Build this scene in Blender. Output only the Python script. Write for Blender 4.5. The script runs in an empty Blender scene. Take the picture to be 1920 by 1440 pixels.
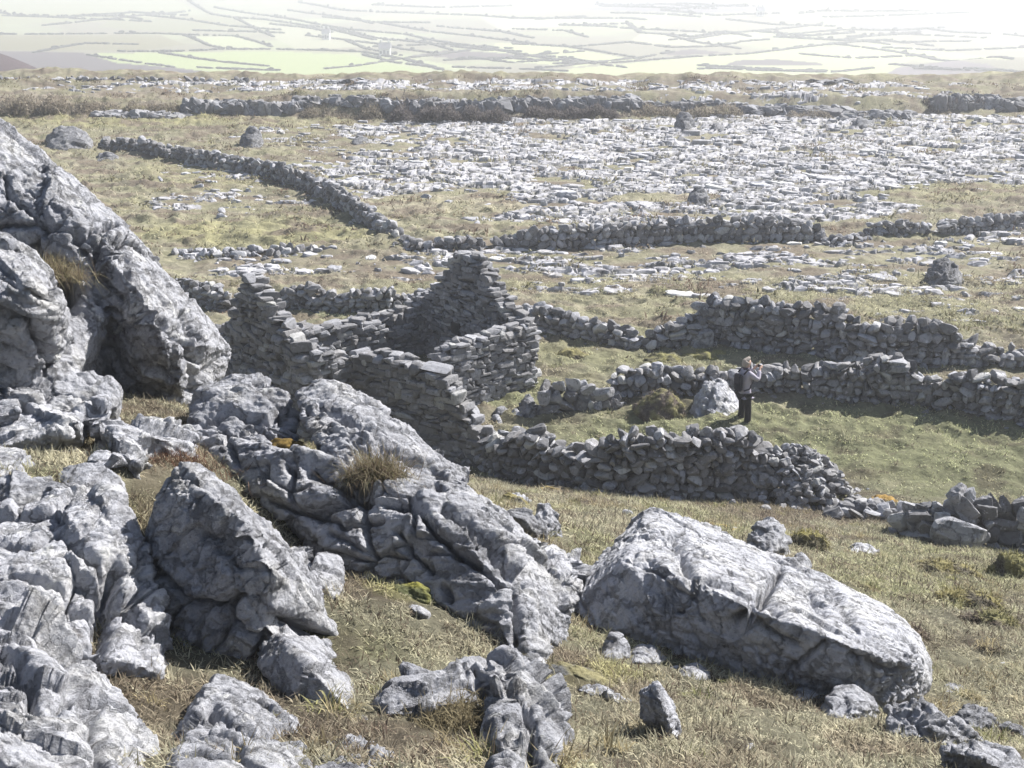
import bpy, bmesh, math, random
import numpy as np
from mathutils import Vector, Matrix, Euler
R = math.radians
# ------------------------------------------------------------------ camera, sky, sun, exposure
C = bpy.context.scene.collection
F, PITCH, CAMZ = 2600.0, math.atan(820/2600.0), 12.2       # focal length in px of the 1920 px frame
cam = bpy.data.cameras.new('camera'); cam.sensor_width = 36; cam.lens = 36*F/1920
cam.clip_start = .1; cam.clip_end = 9000
co_ = bpy.data.objects.new('camera', cam); C.objects.link(co_)
co_.location = (0, 0, CAMZ); co_.rotation_euler = (math.pi/2-PITCH, 0, 0)
bpy.context.scene.camera = co_
SUN_AZ, SUN_EL = R(53), R(40)                               # azimuth to the right of the view direction
w = bpy.data.worlds.new('World'); bpy.context.scene.world = w; w.use_nodes = True
nt = w.node_tree
sky = nt.nodes.new('ShaderNodeTexSky'); sky.sky_type = 'NISHITA'; sky.sun_disc = False
sky.sun_elevation = SUN_EL; sky.sun_rotation = SUN_AZ; sky.air_density = 1.0; sky.dust_density = 1.0; sky.ozone_density = 1.0
bg = nt.nodes['Background']; bg.inputs['Strength'].default_value = .052
nt.links.new(sky.outputs[0], bg.inputs[0])
sl = bpy.data.lights.new('sun', 'SUN'); sl.energy = 5.0; sl.angle = R(.5); sl.color = (1, .965, .91)
so = bpy.data.objects.new('sun', sl); C.objects.link(so)
SUN = Vector((math.sin(SUN_AZ)*math.cos(SUN_EL), math.cos(SUN_AZ)*math.cos(SUN_EL), math.sin(SUN_EL)))
so.rotation_euler = (-SUN).to_track_quat('-Z', 'Y').to_euler()
so.location = (30, 20, 40)
sc = bpy.context.scene
sc.view_settings.view_transform = 'Standard'; sc.view_settings.look = 'None'
sc.view_settings.exposure = 1.22; sc.view_settings.gamma = 1
sc.cycles.max_bounces = 5; sc.cycles.volume_bounces = 1; sc.cycles.diffuse_bounces = 2
sc.cycles.use_denoising = True
rng = np.random.default_rng(7); random.seed(7)
RES = 1.0

# ------------------------------------------------------------------ helpers: numbers
cp, sp = math.cos(PITCH), math.sin(PITCH)
def P(px, py, Y):
    "point on the sight line of a photo pixel at distance Y"
    a, b = (px-960)/F, (720-py)/F
    t = Y/(cp+b*sp)
    return np.array([a*t, Y, CAMZ+(-sp+b*cp)*t])
def proj(p):
    p = np.asarray(p); x, y, z = p[..., 0], p[..., 1], p[..., 2]-CAMZ
    dep = np.maximum(y*cp-z*sp, .05); up = y*sp+z*cp
    return 960+F*x/dep, 720-F*up/dep
_perm = np.random.default_rng(3).permutation(256).astype(np.int32); _perm = np.concatenate([_perm, _perm, _perm])
_g = np.random.default_rng(4).normal(size=(256, 3)); _g /= np.linalg.norm(_g, axis=1)[:, None]
_rnd = np.random.default_rng(5).random((256, 4))
def _h(ix, iy, iz): return _perm[_perm[_perm[ix & 255]+(iy & 255)]+(iz & 255)]
def perlin(p):
    p = np.asarray(p, float); i = np.floor(p).astype(np.int32); f = p-i
    u = f*f*f*(f*(f*6-15)+10); out = np.zeros(len(p))
    for dx in (0, 1):
        wx = u[:, 0] if dx else 1-u[:, 0]
        for dy in (0, 1):
            wy = u[:, 1] if dy else 1-u[:, 1]
            for dz in (0, 1):
                g = _g[_h(i[:, 0]+dx, i[:, 1]+dy, i[:, 2]+dz)]
                d = g[:, 0]*(f[:, 0]-dx)+g[:, 1]*(f[:, 1]-dy)+g[:, 2]*(f[:, 2]-dz)
                out += d*wx*wy*(u[:, 2] if dz else 1-u[:, 2])
    return out*1.5
def fbm(p, n=4, gain=.5):
    o = 0; a = 1.0; p = np.asarray(p, float)
    for k in range(n):
        o = o+a*perlin(p+k*17.3); p = p*2.03; a *= gain
    return o
def ridged(p, n=3):
    o = 0; a = 1.0; p = np.asarray(p, float)
    for k in range(n):
        o = o+a*(1-2*np.abs(perlin(p+k*9.1))); p = p*2.1; a *= .5
    return o
def voronoi(p):
    p = np.asarray(p, float); i = np.floor(p).astype(np.int32)
    f1 = np.full(len(p), 9.); f2 = f1.copy(); c1 = np.zeros((len(p), 3)); c2 = c1.copy(); idv = np.zeros(len(p), np.int32)
    for dx in (-1, 0, 1):
        for dy in (-1, 0, 1):
            for dz in (-1, 0, 1):
                j = i+np.array([dx, dy, dz], np.int32)
                h = _h(j[:, 0], j[:, 1], j[:, 2])
                q = j+_rnd[h, :3]
                d = np.sqrt(((q-p)**2).sum(1))
                m = d < f1
                m2 = (~m) & (d < f2)
                f2 = np.where(m, f1, np.where(m2, d, f2)); c2 = np.where(m[:, None], c1, np.where(m2[:, None], q, c2))
                f1 = np.where(m, d, f1); c1 = np.where(m[:, None], q, c1); idv = np.where(m, h, idv)
    sep = np.maximum(np.sqrt(((c2-c1)**2).sum(1)), .05)
    edge = (f2*f2-f1*f1)/(2*sep)                     # true distance to the cell border
    return f1, edge, idv, c1
def facets(q, tilt, off):
    "piecewise flat relief: every cell a tilted plane"
    f1, ed, idv, c1 = voronoi(q)
    return ((q-c1)*(_rnd[idv, :3]-.5)*2).sum(1)*tilt*1.6+(_rnd[idv, 3]-.5)*2*off, ed
def sstep(a, b, x):
    t = np.clip((x-a)/(b-a), 0, 1); return t*t*(3-2*t)

# ------------------------------------------------------------------ the lie of the land
_ctl = [P(*c) for c in (
 (1000,1420,7.5),(700,1250,9.0),(800,1130,10.4),(1000,1262,9.7),(1150,1230,11.),(1300,1340,9.5),(1700,1400,9.5),(1850,1200,14.5),
 (1800,1080,21.),(1650,1010,26.),(1250,1220,11.5),(1300,955,26.),(1000,930,25.),(1500,1330,10.4),(1660,1350,10.9),(1500,1400,8.8),
 (640,1080,11.3),(250,1290,8.),(420,1240,8.8),(220,920,10.5),(100,850,12.),(320,795,13.5),(300,870,11.5),(450,900,11.8),
 (60,1420,6.5),(300,1400,7.2),(650,1400,7.3),(1900,1420,9.4),(1900,1040,26.),(0,720,14.5))]
_ctl += [np.array(q, float) for q in ((0,0,10.3),(-6,0,11),(6,0,9.9),(0,4,8.9),(-4,4,9.2),(4,4,8.5),(-9,10,9.2),(9,10,5.4),(10,16,3.6),(-10,16,8.6),(-14,22,6.5),
 (-8,24,4.6),(-3,20,4.6),(-4,28,1.7),(0,22,3.1),(4,21,2.9),(9,24,1.2),(14,20,2.2),(-14,34,1.2),(-9,34,.1),(-16,0,11.5),(16,0,9),(-24,14,9),(24,14,4.2),(-24,26,5),(24,26,.6))]
_ctl += [np.array((x, y, 0.)) for x in (-24,-14,-8,-4,0,4,8,14,24) for y in (30.5-(x*.2 if x > 0 else x*.62), 39, 46)]
_ctl = np.array(_ctl)
def _tps(r2): return .5*r2*np.log(r2+1e-9)
_n = len(_ctl); _A = np.zeros((_n+3, _n+3))
_d2 = ((_ctl[:, None, :2]-_ctl[None, :, :2])**2).sum(2)
_A[:_n, :_n] = _tps(_d2)+np.eye(_n)*.03
_A[:_n, _n] = 1; _A[:_n, _n+1:] = _ctl[:, :2]; _A[_n, :_n] = 1; _A[_n+1:, :_n] = _ctl[:, :2].T
_W = np.linalg.solve(_A, np.concatenate([_ctl[:, 2], [0, 0, 0]]))
def base_z(X, Y):
    "smooth ground height"
    X = np.asarray(X, float).ravel(); Y = np.asarray(Y, float).ravel()
    z = np.zeros(len(X)); m = (Y < 46) & (np.abs(X) < 60)
    if m.any():
        xm = np.clip(X[m], -24, 24); ym = np.clip(Y[m], -2, 46)
        zz = np.full(m.sum(), _W[_n])+_W[_n+1]*xm+_W[_n+2]*ym
        for k in range(_n): zz += _W[k]*_tps((xm-_ctl[k, 0])**2+(ym-_ctl[k, 1])**2)
        z[m] = zz*(1-sstep(36, 44, Y[m]))
    p2 = np.stack([X/14, Y/14, np.zeros_like(X)], 1)
    z = z+.14*perlin(p2)*sstep(40, 55, Y)
    # scarp at the far end of the pavement, terrace behind it, then the drop into the valley
    edge = 104+5*perlin(np.stack([X/16, X*0+.5, X*0], 1))+np.where(X > 25, (X-25)*.15, 0)
    bl = .35+.65*sstep(-22, -14, X)*(1-.55*sstep(10, 18, X))*(1-.3*sstep(24, 30, X))
    z = z+1.6*bl*sstep(0, 3.2, Y-edge)+1.2*(1-bl)*sstep(-6, 14, Y-edge)
    z = z+np.where((Y > 88) & (X < -16), .25*sstep(88, 108, Y)*sstep(-16, -34, X), 0)
    z = z+sstep(106, 112, Y)*(.6*perlin(np.stack([X/7, Y/5, X*0+8], 1))+.3*perlin(np.stack([X/2.2, Y/3, X*0+2], 1)))
    tedge = 118+4*perlin(np.stack([X/25, X*0+4.5, X*0], 1))
    floor = -35+3.5*perlin(np.stack([X/260, Y/200, X*0+2], 1))*sstep(250, 500, Y)
    floor = floor+sstep(1200, 3600, Y)*80+12*np.exp(-((X-260)/190)**2-((Y-1050)/160)**2)+9*np.exp(-((X+20)/250)**2-((Y-1500)/150)**2)
    floor = floor+31*np.exp(-((X+112)/46)**2-((Y-265)/45)**2)+7*np.exp(-((X-196)/42)**2-((Y-540)/45)**2)
    dr = sstep(0, 100, Y-tedge)
    far = sstep(tedge, tedge+170, Y)
    return z*(1-far)+floor*far
def G(px, py):
    "where the sight line of a photo pixel meets the ground"
    Y = np.concatenate([np.linspace(4.5, 140, 5000), np.geomspace(140, 5000, 4000)])
    a, b = (px-960)/F, (720-py)/F; t = Y/(cp+b*sp)
    d = CAMZ+(-sp+b*cp)*t-base_z(a*t, Y)
    k = np.argmax(d < 0) if (d < 0).any() else len(Y)-1
    return P(px, py, Y[k])
def top_z(px, py, Y): return P(px, py, Y)[2]

# ------------------------------------------------------------------ helpers: objects
def tag(o, label=None, cat=None, group=None, kind=None):
    if label: o['label'] = label
    if cat: o['category'] = cat
    if group: o['group'] = group
    if kind: o['kind'] = kind
    return o
def mesh_obj(name, V, faces, mat, parent=None, origin=None, smooth=False, col=None):
    V = np.asarray(V, float); me = bpy.data.meshes.new(name)
    if origin is None: origin = np.zeros(3)
    L = [len(f) for f in faces] if not isinstance(faces, np.ndarray) else None
    if L is None:
        nf, k = faces.shape; tot = np.full(nf, k); idx = faces.ravel()
    else:
        tot = np.array(L); idx = np.concatenate([np.asarray(f) for f in faces])
    me.vertices.add(len(V)); me.vertices.foreach_set('co', (V-origin).astype(np.float32).ravel())
    me.loops.add(len(idx)); me.loops.foreach_set('vertex_index', idx.astype(np.int32))
    me.polygons.add(len(tot)); me.polygons.foreach_set('loop_start', np.concatenate([[0], np.cumsum(tot)[:-1]]).astype(np.int32))
    me.polygons.foreach_set('loop_total', tot.astype(np.int32))
    me.polygons.foreach_set('use_smooth', np.full(len(tot), smooth))
    me.update(calc_edges=True); me.validate()
    if col is not None:
        at = me.color_attributes.new('tint', 'FLOAT_COLOR', 'POINT')
        at.data.foreach_set('color', np.concatenate([col, np.ones((len(col), 1))], 1).astype(np.float32).ravel())
    me.materials.append(mat)
    o = bpy.data.objects.new(name, me); C.objects.link(o); o.location = origin
    if parent is not None:
        o.parent = parent; o.location = Vector(origin)-parent.location
    return o
def empty(name, loc):
    o = bpy.data.objects.new(name, None); C.objects.link(o); o.location = loc; o.empty_display_size = .2; return o

# ------------------------------------------------------------------ materials
def new_mat(name, rough=.9):
    m = bpy.data.materials.new(name); m.use_nodes = True
    b = m.node_tree.nodes['Principled BSDF']; b.inputs['Roughness'].default_value = rough
    b.inputs['Specular IOR Level'].default_value = .25
    return m, m.node_tree, b
def nz(t, vec, scale, detail=6, rough=.6, kind='noise', **kw):
    n = t.nodes.new('ShaderNodeTexNoise' if kind == 'noise' else 'ShaderNodeTexVoronoi')
    n.inputs['Scale'].default_value = scale
    if kind == 'noise': n.inputs['Detail'].default_value = detail; n.inputs['Roughness'].default_value = rough
    else:
        for k, v in kw.items(): setattr(n, k, v)
    t.links.new(vec, n.inputs['Vector']); return n
def ramp(t, fac, stops):
    r = t.nodes.new('ShaderNodeValToRGB'); e = r.color_ramp.elements
    while len(e) < len(stops): e.new(.5)
    for q, (p, c) in zip(e, stops): q.position = p; q.color = (*c, 1) if len(c) == 3 else c
    t.links.new(fac, r.inputs[0]); return r.outputs[0]
def mixc(t, fac, a, b, mode='MIX'):
    m = t.nodes.new('ShaderNodeMix'); m.data_type = 'RGBA'; m.blend_type = mode
    for s, i in ((fac, 0), (a, 6), (b, 7)):
        if hasattr(s, 'links') or hasattr(s, 'is_linked'): t.links.new(s, m.inputs[i])
        else: m.inputs[i].default_value = s if i == 0 else (*s, 1)
    return m.outputs[2]
def bump(t, b, h, strength, dist, prev=None):
    n = t.nodes.new('ShaderNodeBump'); n.inputs['Strength'].default_value = strength; n.inputs['Distance'].default_value = dist
    t.links.new(h, n.inputs['Height'])
    if prev is not None: t.links.new(prev, n.inputs['Normal'])
    t.links.new(n.outputs[0], b.inputs['Normal']); return n.outputs[0]
g3 = lambda v, k=(.975, .99, 1.08): tuple(v*a for a in k)
def rock_mat(name, tone=1.0, lichen=.5, stretch=(1, 1, 1), stain=.5):
    m, t, b = new_mat(name, .88)
    tc = t.nodes.new('ShaderNodeTexCoord'); mp = t.nodes.new('ShaderNodeMapping'); mp.inputs['Scale'].default_value = stretch
    t.links.new(tc.outputs['Object'], mp.inputs[0]); v = mp.outputs[0]
    n1 = nz(t, v, 1.6, 8, .65); n2 = nz(t, v, 7, 8, .7); n3 = nz(t, v, 26, 6, .7); n4 = nz(t, tc.outputs['Object'], 2.7, 9, .72)
    base = ramp(t, n1.outputs[0], [(.3, g3(.33*tone)), (.5, g3(.47*tone)), (.7, g3(.58*tone, (1, .99, .98)))])
    base = mixc(t, ramp(t, n2.outputs[0], [(.33, (.8,)*3), (.5, (0,)*3)]), base, g3(.15*tone, (1, .98, 1)))   # grey stains
    base = mixc(t, ramp(t, n4.outputs[0], [(.62-.12*stain, (0,)*3), (.70, (.6,)*3)]), base, g3(.13*tone, (1, .93, .86)))  # brown-grey stains
    n5 = nz(t, tc.outputs['Object'], 4.1, 10, .75)
    base = mixc(t, ramp(t, n5.outputs[0], [(.66-.14*lichen, (0,)*3), (.70-.1*lichen, (.85,)*3)]), base, g3(.6, (1, 1, .98)))   # pale lichen
    base = mixc(t, ramp(t, n3.outputs[0], [(.32, (.6,)*3), (.42, (0,)*3)]), base, g3(.14*tone))                 # fine specks
    t.links.new(base, b.inputs['Base Color'])
    wv = t.nodes.new('ShaderNodeVectorMath'); wv.operation = 'MULTIPLY_ADD'; wv.inputs[1].default_value = (.35, .35, .35)
    t.links.new(n2.outputs[1], wv.inputs[0]); t.links.new(v, wv.inputs[2])
    ve = nz(t, wv.outputs[0], 2.6, kind='v', feature='DISTANCE_TO_EDGE')
    fis = ramp(t, ve.outputs['Distance'], [(.0, (0,)*3), (.045, (1,)*3)])
    vo = nz(t, v, 15, kind='v', feature='SMOOTH_F1')
    p = bump(t, b, n3.outputs[0], 1, .03)
    p = bump(t, b, n2.outputs[0], 1, .07, p)
    p = bump(t, b, vo.outputs[0], .7, .025, p)
    p = bump(t, b, fis, .9, .05, p)
    return m
M_rock = rock_mat('limestone', .9); M_rock_w = rock_mat('pale_limestone', 1.1, .7, stain=.1); M_rock_d = rock_mat('dark_limestone', .62, .3, stain=.8); M_plain = rock_mat('shade_toned_limestone', .48, .2, stain=.8)  # M_plain: shade on the plain boulders put into its darker tone
def stone_mat(name, lo, hi, lich=.3, scale=5):
    m, t, b = new_mat(name, .9)
    ge = t.nodes.new('ShaderNodeNewGeometry'); tc = t.nodes.new('ShaderNodeTexCoord')
    c = ramp(t, ge.outputs['Random Per Island'], [(0, g3(lo)), (.5, g3((lo+hi)/2, (1, .98, 1.0))), (.9, g3(hi)), (1, g3(hi*1.25, (1, .99, .96)))])
    n = nz(t, tc.outputs['Object'], scale, 8, .7)
    c = mixc(t, ramp(t, n.outputs[0], [(.58, (0,)*3), (.64, (lich*2,)*3)]), c, g3(.5))
    n2 = nz(t, tc.outputs['Object'], scale*2.3, 6, .7)
    c = mixc(t, ramp(t, n2.outputs[0], [(.35, (.6,)*3), (.5, (0,)*3)]), c, g3(lo*.6, (1, .96, .95)))
    t.links.new(c, b.inputs['Base Color'])
    bump(t, b, n2.outputs[0], .8, .03)
    return m
M_wall = stone_mat('wall_limestone', .12, .36, .45); M_ruin = stone_mat('ruin_limestone', .15, .31, .22)
M_slab = stone_mat('pavement_limestone', .29, .46, .3, 2.0); M_far = stone_mat('far_limestone', .16, .28, .25, 1.5)
def tint_mat(name, trans=.0, rough=.95, noise=None, bmp=0):
    m, t, b = new_mat(name, rough); b.inputs['Specular IOR Level'].default_value = .1
    a = t.nodes.new('ShaderNodeAttribute'); a.attribute_name = 'tint'; c = a.outputs['Color']
    if noise:
        tc = t.nodes.new('ShaderNodeTexCoord')
        for s, lo in noise:
            n = nz(t, tc.outputs['Object'], s, 8, .7)
            c = mixc(t, 1.0, c, ramp(t, n.outputs[0], [(.3, (lo,)*3), (.7, (2-lo,)*3)]), 'MULTIPLY')
        if bmp: bump(t, b, n.outputs[0], .9, bmp)
    t.links.new(c, b.inputs['Base Color'])
    if trans:
        tr = t.nodes.new('ShaderNodeBsdfTranslucent'); mx = t.nodes.new('ShaderNodeMixShader'); mx.inputs[0].default_value = trans
        t.links.new(c, tr.inputs[0]); t.links.new(b.outputs[0], mx.inputs[1]); t.links.new(tr.outputs[0], mx.inputs[2])
        t.links.new(mx.outputs[0], t.nodes['Material Output'].inputs['Surface'])
    return m
M_ground = tint_mat('turf', 0, .95, [(1.3, .75), (9, .7)], .05)
M_blade = tint_mat('grass_blade', .3, .8)
M_bed = tint_mat('bedrock', 0, .9, [(1.1, .8), (6, .7)], .05)
M_moss = tint_mat('moss', 0, 1, [(9, .8), (40, .6)], .03)
def plain_mat(name, c, rough=.8, var=.25, scale=20):
    m, t, b = new_mat(name, rough); tc = t.nodes.new('ShaderNodeTexCoord')
    n = nz(t, tc.outputs['Object'], scale, 4, .6)
    o = ramp(t, n.outputs[0], [(.3, tuple(x*(1-var) for x in c)), (.7, tuple(x*(1+var) for x in c))])
    t.links.new(o, b.inputs['Base Color']); return m

# ------------------------------------------------------------------ ground colours (what grows where)
GREEN, OLIVE, TAN, STRAW, BROWN, YEL = map(np.array, ((.205,.212,.12),(.190,.188,.105),(.215,.203,.145),(.35,.32,.23),(.115,.09,.068),(.25,.24,.115)))
_pat = [  # px, py, rx, ry, colour, weight
 (960,160,1100,18,np.array((.19,.17,.14)),.9),(150,190,330,22,np.array((.2,.17,.14)),.8),(1500,830,560,75,GREEN,1.0),(1800,860,330,90,GREEN,.9),(1200,655,330,40,OLIVE,.8),(1400,690,500,30,GREEN,.6),(960,740,120,35,GREEN,1.),
 (640,600,150,22,GREEN,1.),(480,445,260,32,YEL,.9),(420,330,200,30,YEL,.5),(230,225,260,22,YEL,1.),(560,240,160,14,YEL,.4),(830,390,160,22,STRAW,.7),
 (1800,365,160,22,YEL,.4),(1250,375,160,14,STRAW,.6),(1500,600,500,60,OLIVE,.6),(700,500,300,40,BROWN,.4),(640,420,150,25,OLIVE,.5),
 (1300,900,420,30,BROWN,.7),(1450,960,160,28,BROWN,.7),(950,1000,130,60,STRAW,.5),(780,1110,90,30,YEL,.7),(1100,1275,130,25,YEL,.6),(1750,1080,260,70,OLIVE,.6),
 (1800,1250,200,100,TAN,.6),(230,870,150,60,STRAW,.7),(280,940,60,90,BROWN,.6),(300,830,60,30,BROWN,.7),(1200,1380,300,60,TAN,.5),(800,1200,150,50,TAN,.5),(850,1330,130,40,BROWN,.4)]
def ground_col(p):
    X, Y = p[:, 0], p[:, 1]; q = np.stack([X, Y, X*0], 1)
    px, py = proj(np.stack([X, Y, base_z(X, Y)], 1))
    n1 = fbm(q/2.2, 4); n2 = fbm(q/.7+31, 3); n3 = fbm(q/9+7, 3)
    c = TAN[None]*np.ones((len(X), 1))
    def mix(c, k, wgt): wgt = np.clip(wgt, 0, 1)[:, None]; return c*(1-wgt)+k[None]*wgt
    c = mix(c, OLIVE, sstep(-.1, .5, n1)*.7); c = mix(c, STRAW, sstep(.0, .6, n2)*.6); c = mix(c, BROWN, sstep(.1, .6, -n1+.4*n2)*.75)
    for x, y, rx, ry, k, s in _pat:
        d = ((px-x)/rx)**2+((py-y)/ry)**2
        c = mix(c, k, s*(1-sstep(.35, 1.15, d+.45*n1+.25*n2)))
    st = fbm(q/np.array([3.2, 1.6, 1.])+77, 4); mid = sstep(30, 48, Y)*(1-sstep(118, 140, Y))
    c = mix(c, OLIVE*.8, mid*sstep(-.05, .35, st)*.7); c = mix(c, BROWN, mid*sstep(.02, .35, -st)*.9); c = mix(c, BROWN*.8, (1-mid)*sstep(.15, .55, fbm(q/1.1+50, 3))*.6*(Y < 60))
    c = mix(c, YEL, sstep(.5, .8, n3)*sstep(.0, .5, n2)*.5)
    grey = (mid*.28)[:, None]; c = c*(1-grey)+np.array((.205, .185, .15))[None]*grey
    far = sstep(140, 260, Y)
    if far.max() > 0:
        f = fbm(np.stack([X/90, Y/120, X*0+3], 1), 4)
        k = np.array((.17, .16, .115))[None]*(1-sstep(-.2, .4, f))[:, None]+np.array((.22, .235, .14))[None]*sstep(-.2, .4, f)[:, None]
        cf = k
        for poly, colr in FIELDS:
            m = inside(px, py, poly); cf = np.where(m[:, None], np.array(colr)[None], cf)
        c = c*(1-far[:, None])+cf*far[:, None]
    return c
def inside(x, y, poly):
    r = np.zeros(len(x), bool); n = len(poly)
    for i in range(n):
        (x0, y0), (x1, y1) = poly[i], poly[(i+1) % n]
        if y0 == y1: continue
        r ^= ((y0 > y) != (y1 > y)) & (x < (x1-x0)*(y-y0)/(y1-y0)+x0)
    return r
PUR = (.065, .05, .055)
FIELDS = [([(150,101),(330,98),(520,96),(690,104),(800,124),(870,146),(760,150),(470,145),(330,127),(220,118)], (.25,.29,.13)),
 ([(345,69),(440,68),(510,88),(420,92),(390,85)], (.27,.29,.17)),([(640,100),(880,150),(930,160),(1000,160),(840,120),(700,98)], (0.26,0.28,0.16)),
 ([(430,36),(520,45),(640,58),(760,72),(700,88),(560,92),(515,72)], (0.25,0.25,0.17)),([(1000,135),(1300,108),(1500,93),(1650,80),(1900,112),(1720,106),(1640,152),(1290,150)], (0.28,0.30,0.16)),
 ([(930,80),(1060,89),(1190,112),(1080,125),(905,112)], (0.29,0.31,0.17)),([(1180,80),(1340,88),(1440,75),(1420,60),(1200,63)], (0.27,0.27,0.18)),
 ([(900,33),(1200,37),(1070,48),(940,58)], (0.28,0.28,0.20)),([(-600,66),(300,66),(350,84),(250,95),(-600,92)], (.15,.14,.08)),([(-600,92),(150,98),(220,118),(330,127),(470,145),(400,152),(-600,152)], PUR),
 ([(1360,122),(1380,113),(1450,111),(1540,118),(1545,123)], PUR),([(1640,152),(1680,128),(1790,113),(1850,120),(1910,150)], (.13,.11,.12)),([(770,104),(840,94),(950,100),(1010,112),(900,112)], PUR),
 ([(1020,0),(1250,0),(1400,8),(1500,20),(1300,25),(1100,18)], (.11,.10,.11)),([(1570,45),(1700,30),(2500,28),(2500,62),(1650,60)], (.12,.115,.115)),([(1250,97),(1300,92),(1370,100),(1250,104)], PUR),
 ([(250,22),(420,28),(470,50),(340,62),(180,50)], (.17,.17,.10)),([(-600,0),(330,0),(390,26),(200,40),(-600,60)], (.20,.205,.12))]

def slab_mask(px, py, n):
    m = 0
    for x, y, rx, ry, s in ((1350,300,640,80,1.0),(1250,390,560,45,.9),(900,330,380,70,.85),(1750,300,320,80,1.),(1000,245,500,22,.9),(1600,232,460,18,.9),(700,300,160,60,.5),(420,385,180,26,.6),(980,505,360,42,.68),(1450,480,500,26,.64),(1700,520,330,45,.6),
                            (500,500,240,30,.58),(640,440,120,18,.45),(1250,530,400,40,.58),(1700,580,300,45,.52),(480,330,200,30,.5),(600,260,200,20,.5),(1860,440,140,40,.7),(960,163,960,12,.72),(1500,185,400,16,.6),(300,170,300,10,.6)):
        d = ((px-x)/rx)**2+((py-y)/ry)**2; m = np.maximum(m, s*(1-sstep(.5, 1.1, d)))
    for x, y, rx, ry in ((830,390,170,26),(1800,370,170,26),(480,445,240,30),(1250,376,120,10)):
        d = ((px-x)/rx)**2+((py-y)/ry)**2; m = m*(1-.75*(1-sstep(.5, 1.1, d)))
    return m*np.clip(.75+.9*n, 0, 1.3)
# ------------------------------------------------------------------ ground sheet
def hummock(X, Y):
    q = np.stack([X, Y, X*0], 1)
    a = ridged(q/1.5+5, 2)*.035+fbm(q/.55, 3)*.035+np.maximum(fbm(q/2.6+9, 3), 0)*.16+.11*sstep(28, 36, Y)*np.maximum(ridged(q/1.1+2, 2), 0)+.28*sstep(44, 60, Y)*np.maximum(fbm(q/np.array([2.4, 1.1, 1.])+21, 3), 0)
    near = 1-sstep(26, 36, Y)
    return (a*(1-.3*near)+near*.03*ridged(q/.3+3, 2)+(1-near)*.05*ridged(q/.8, 2))*(1-sstep(118, 135, Y))
def ground():
    t = np.concatenate([np.linspace(-1.6, -.46, 40)[:-1], np.linspace(-.46, .46, 760), np.linspace(.46, 1.6, 40)[1:]])
    yy = np.concatenate([np.linspace(-6, 5, 20)[:-1], np.linspace(5, 14, 160)[:-1]])
    yl = [14.]
    while yl[-1] < 4200:
        y = yl[-1]; h = 12.2 if y < 125 else (60 if y < 300 else 47)
        st = min(max(y*y/(h*1387)*.85, .07), 120)
        if 125 < y < 300: st = 4
        yl.append(y+st)
    yy = np.concatenate([yy, yl]); nr, nc = len(yy), len(t)
    Yg = np.repeat(yy, nc); Xg = np.tile(t, nr)*(np.abs(Yg)*.96+3.7+np.maximum(0, 5-Yg)*.4)
    bz = base_z(Xg, Yg); px, py = proj(np.stack([Xg, Yg, bz], 1)); mid = (Yg > 43) & (Yg < 122)
    sm = np.where(mid, np.clip(slab_mask(px, py, 0*Yg)*1.3, 0, 1), 0)
    z = bz+hummock(Xg, Yg)*(1-.8*sm)
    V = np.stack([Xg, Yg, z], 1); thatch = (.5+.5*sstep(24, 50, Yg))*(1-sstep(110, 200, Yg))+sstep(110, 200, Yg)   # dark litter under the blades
    i = np.arange(nr-1)[:, None]*nc+np.arange(nc-1)[None]
    Fq = np.stack([i, i+1, i+1+nc, i+nc], 2).reshape(-1, 4)
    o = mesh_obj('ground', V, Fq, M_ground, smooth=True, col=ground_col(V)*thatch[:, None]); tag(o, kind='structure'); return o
ground()

# ------------------------------------------------------------------ stones and dry stone walls
def proto(n, box, cuts, sub=2):
    out = []
    for k in range(n):
        bm = bmesh.new(); bmesh.ops.create_icosphere(bm, subdivisions=sub, radius=1)
        V = np.array([v.co[:] for v in bm.verts]); Fc = np.array([[v.index for v in f.verts] for f in bm.faces]); bm.free()
        V = np.sign(V)*np.abs(V)**box; V /= np.abs(V).max(0)
        for c in range(cuts):
            d = rng.normal(size=3); d /= np.linalg.norm(d); h = rng.uniform(.45, .8)
            s = V@d-h; V = V-np.where(s > 0, s*.92, 0)[:, None]*d[None]
        V = V+rng.normal(size=V.shape)*.025
        V /= (V.max(0)-V.min(0))/2; V -= (V.max(0)+V.min(0))/2
        out.append((V, Fc))
    return out
PR_round = proto(18, .7, 9); PR_flat = proto(16, .34, 2); PR_big = proto(8, .7, 9, 3)
def rotm(rx, ry, rz): return np.array(Euler((rx, ry, rz)).to_matrix())
class Pile:
    def __init__(s): s.V = []; s.F = []; s.n = 0
    def add(s, pr, c, dims, M):
        V, Fc = pr[rng.integers(len(pr))]
        W = (V*np.asarray(dims)/2)@M.T+np.asarray(c)
        s.V.append(W); s.F.append(Fc+s.n); s.n += len(W)
    def build(s, name, mat, parent=None, origin=None, smooth=False):
        return mesh_obj(name, np.concatenate(s.V), np.concatenate(s.F), mat, parent, origin, smooth)
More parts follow.
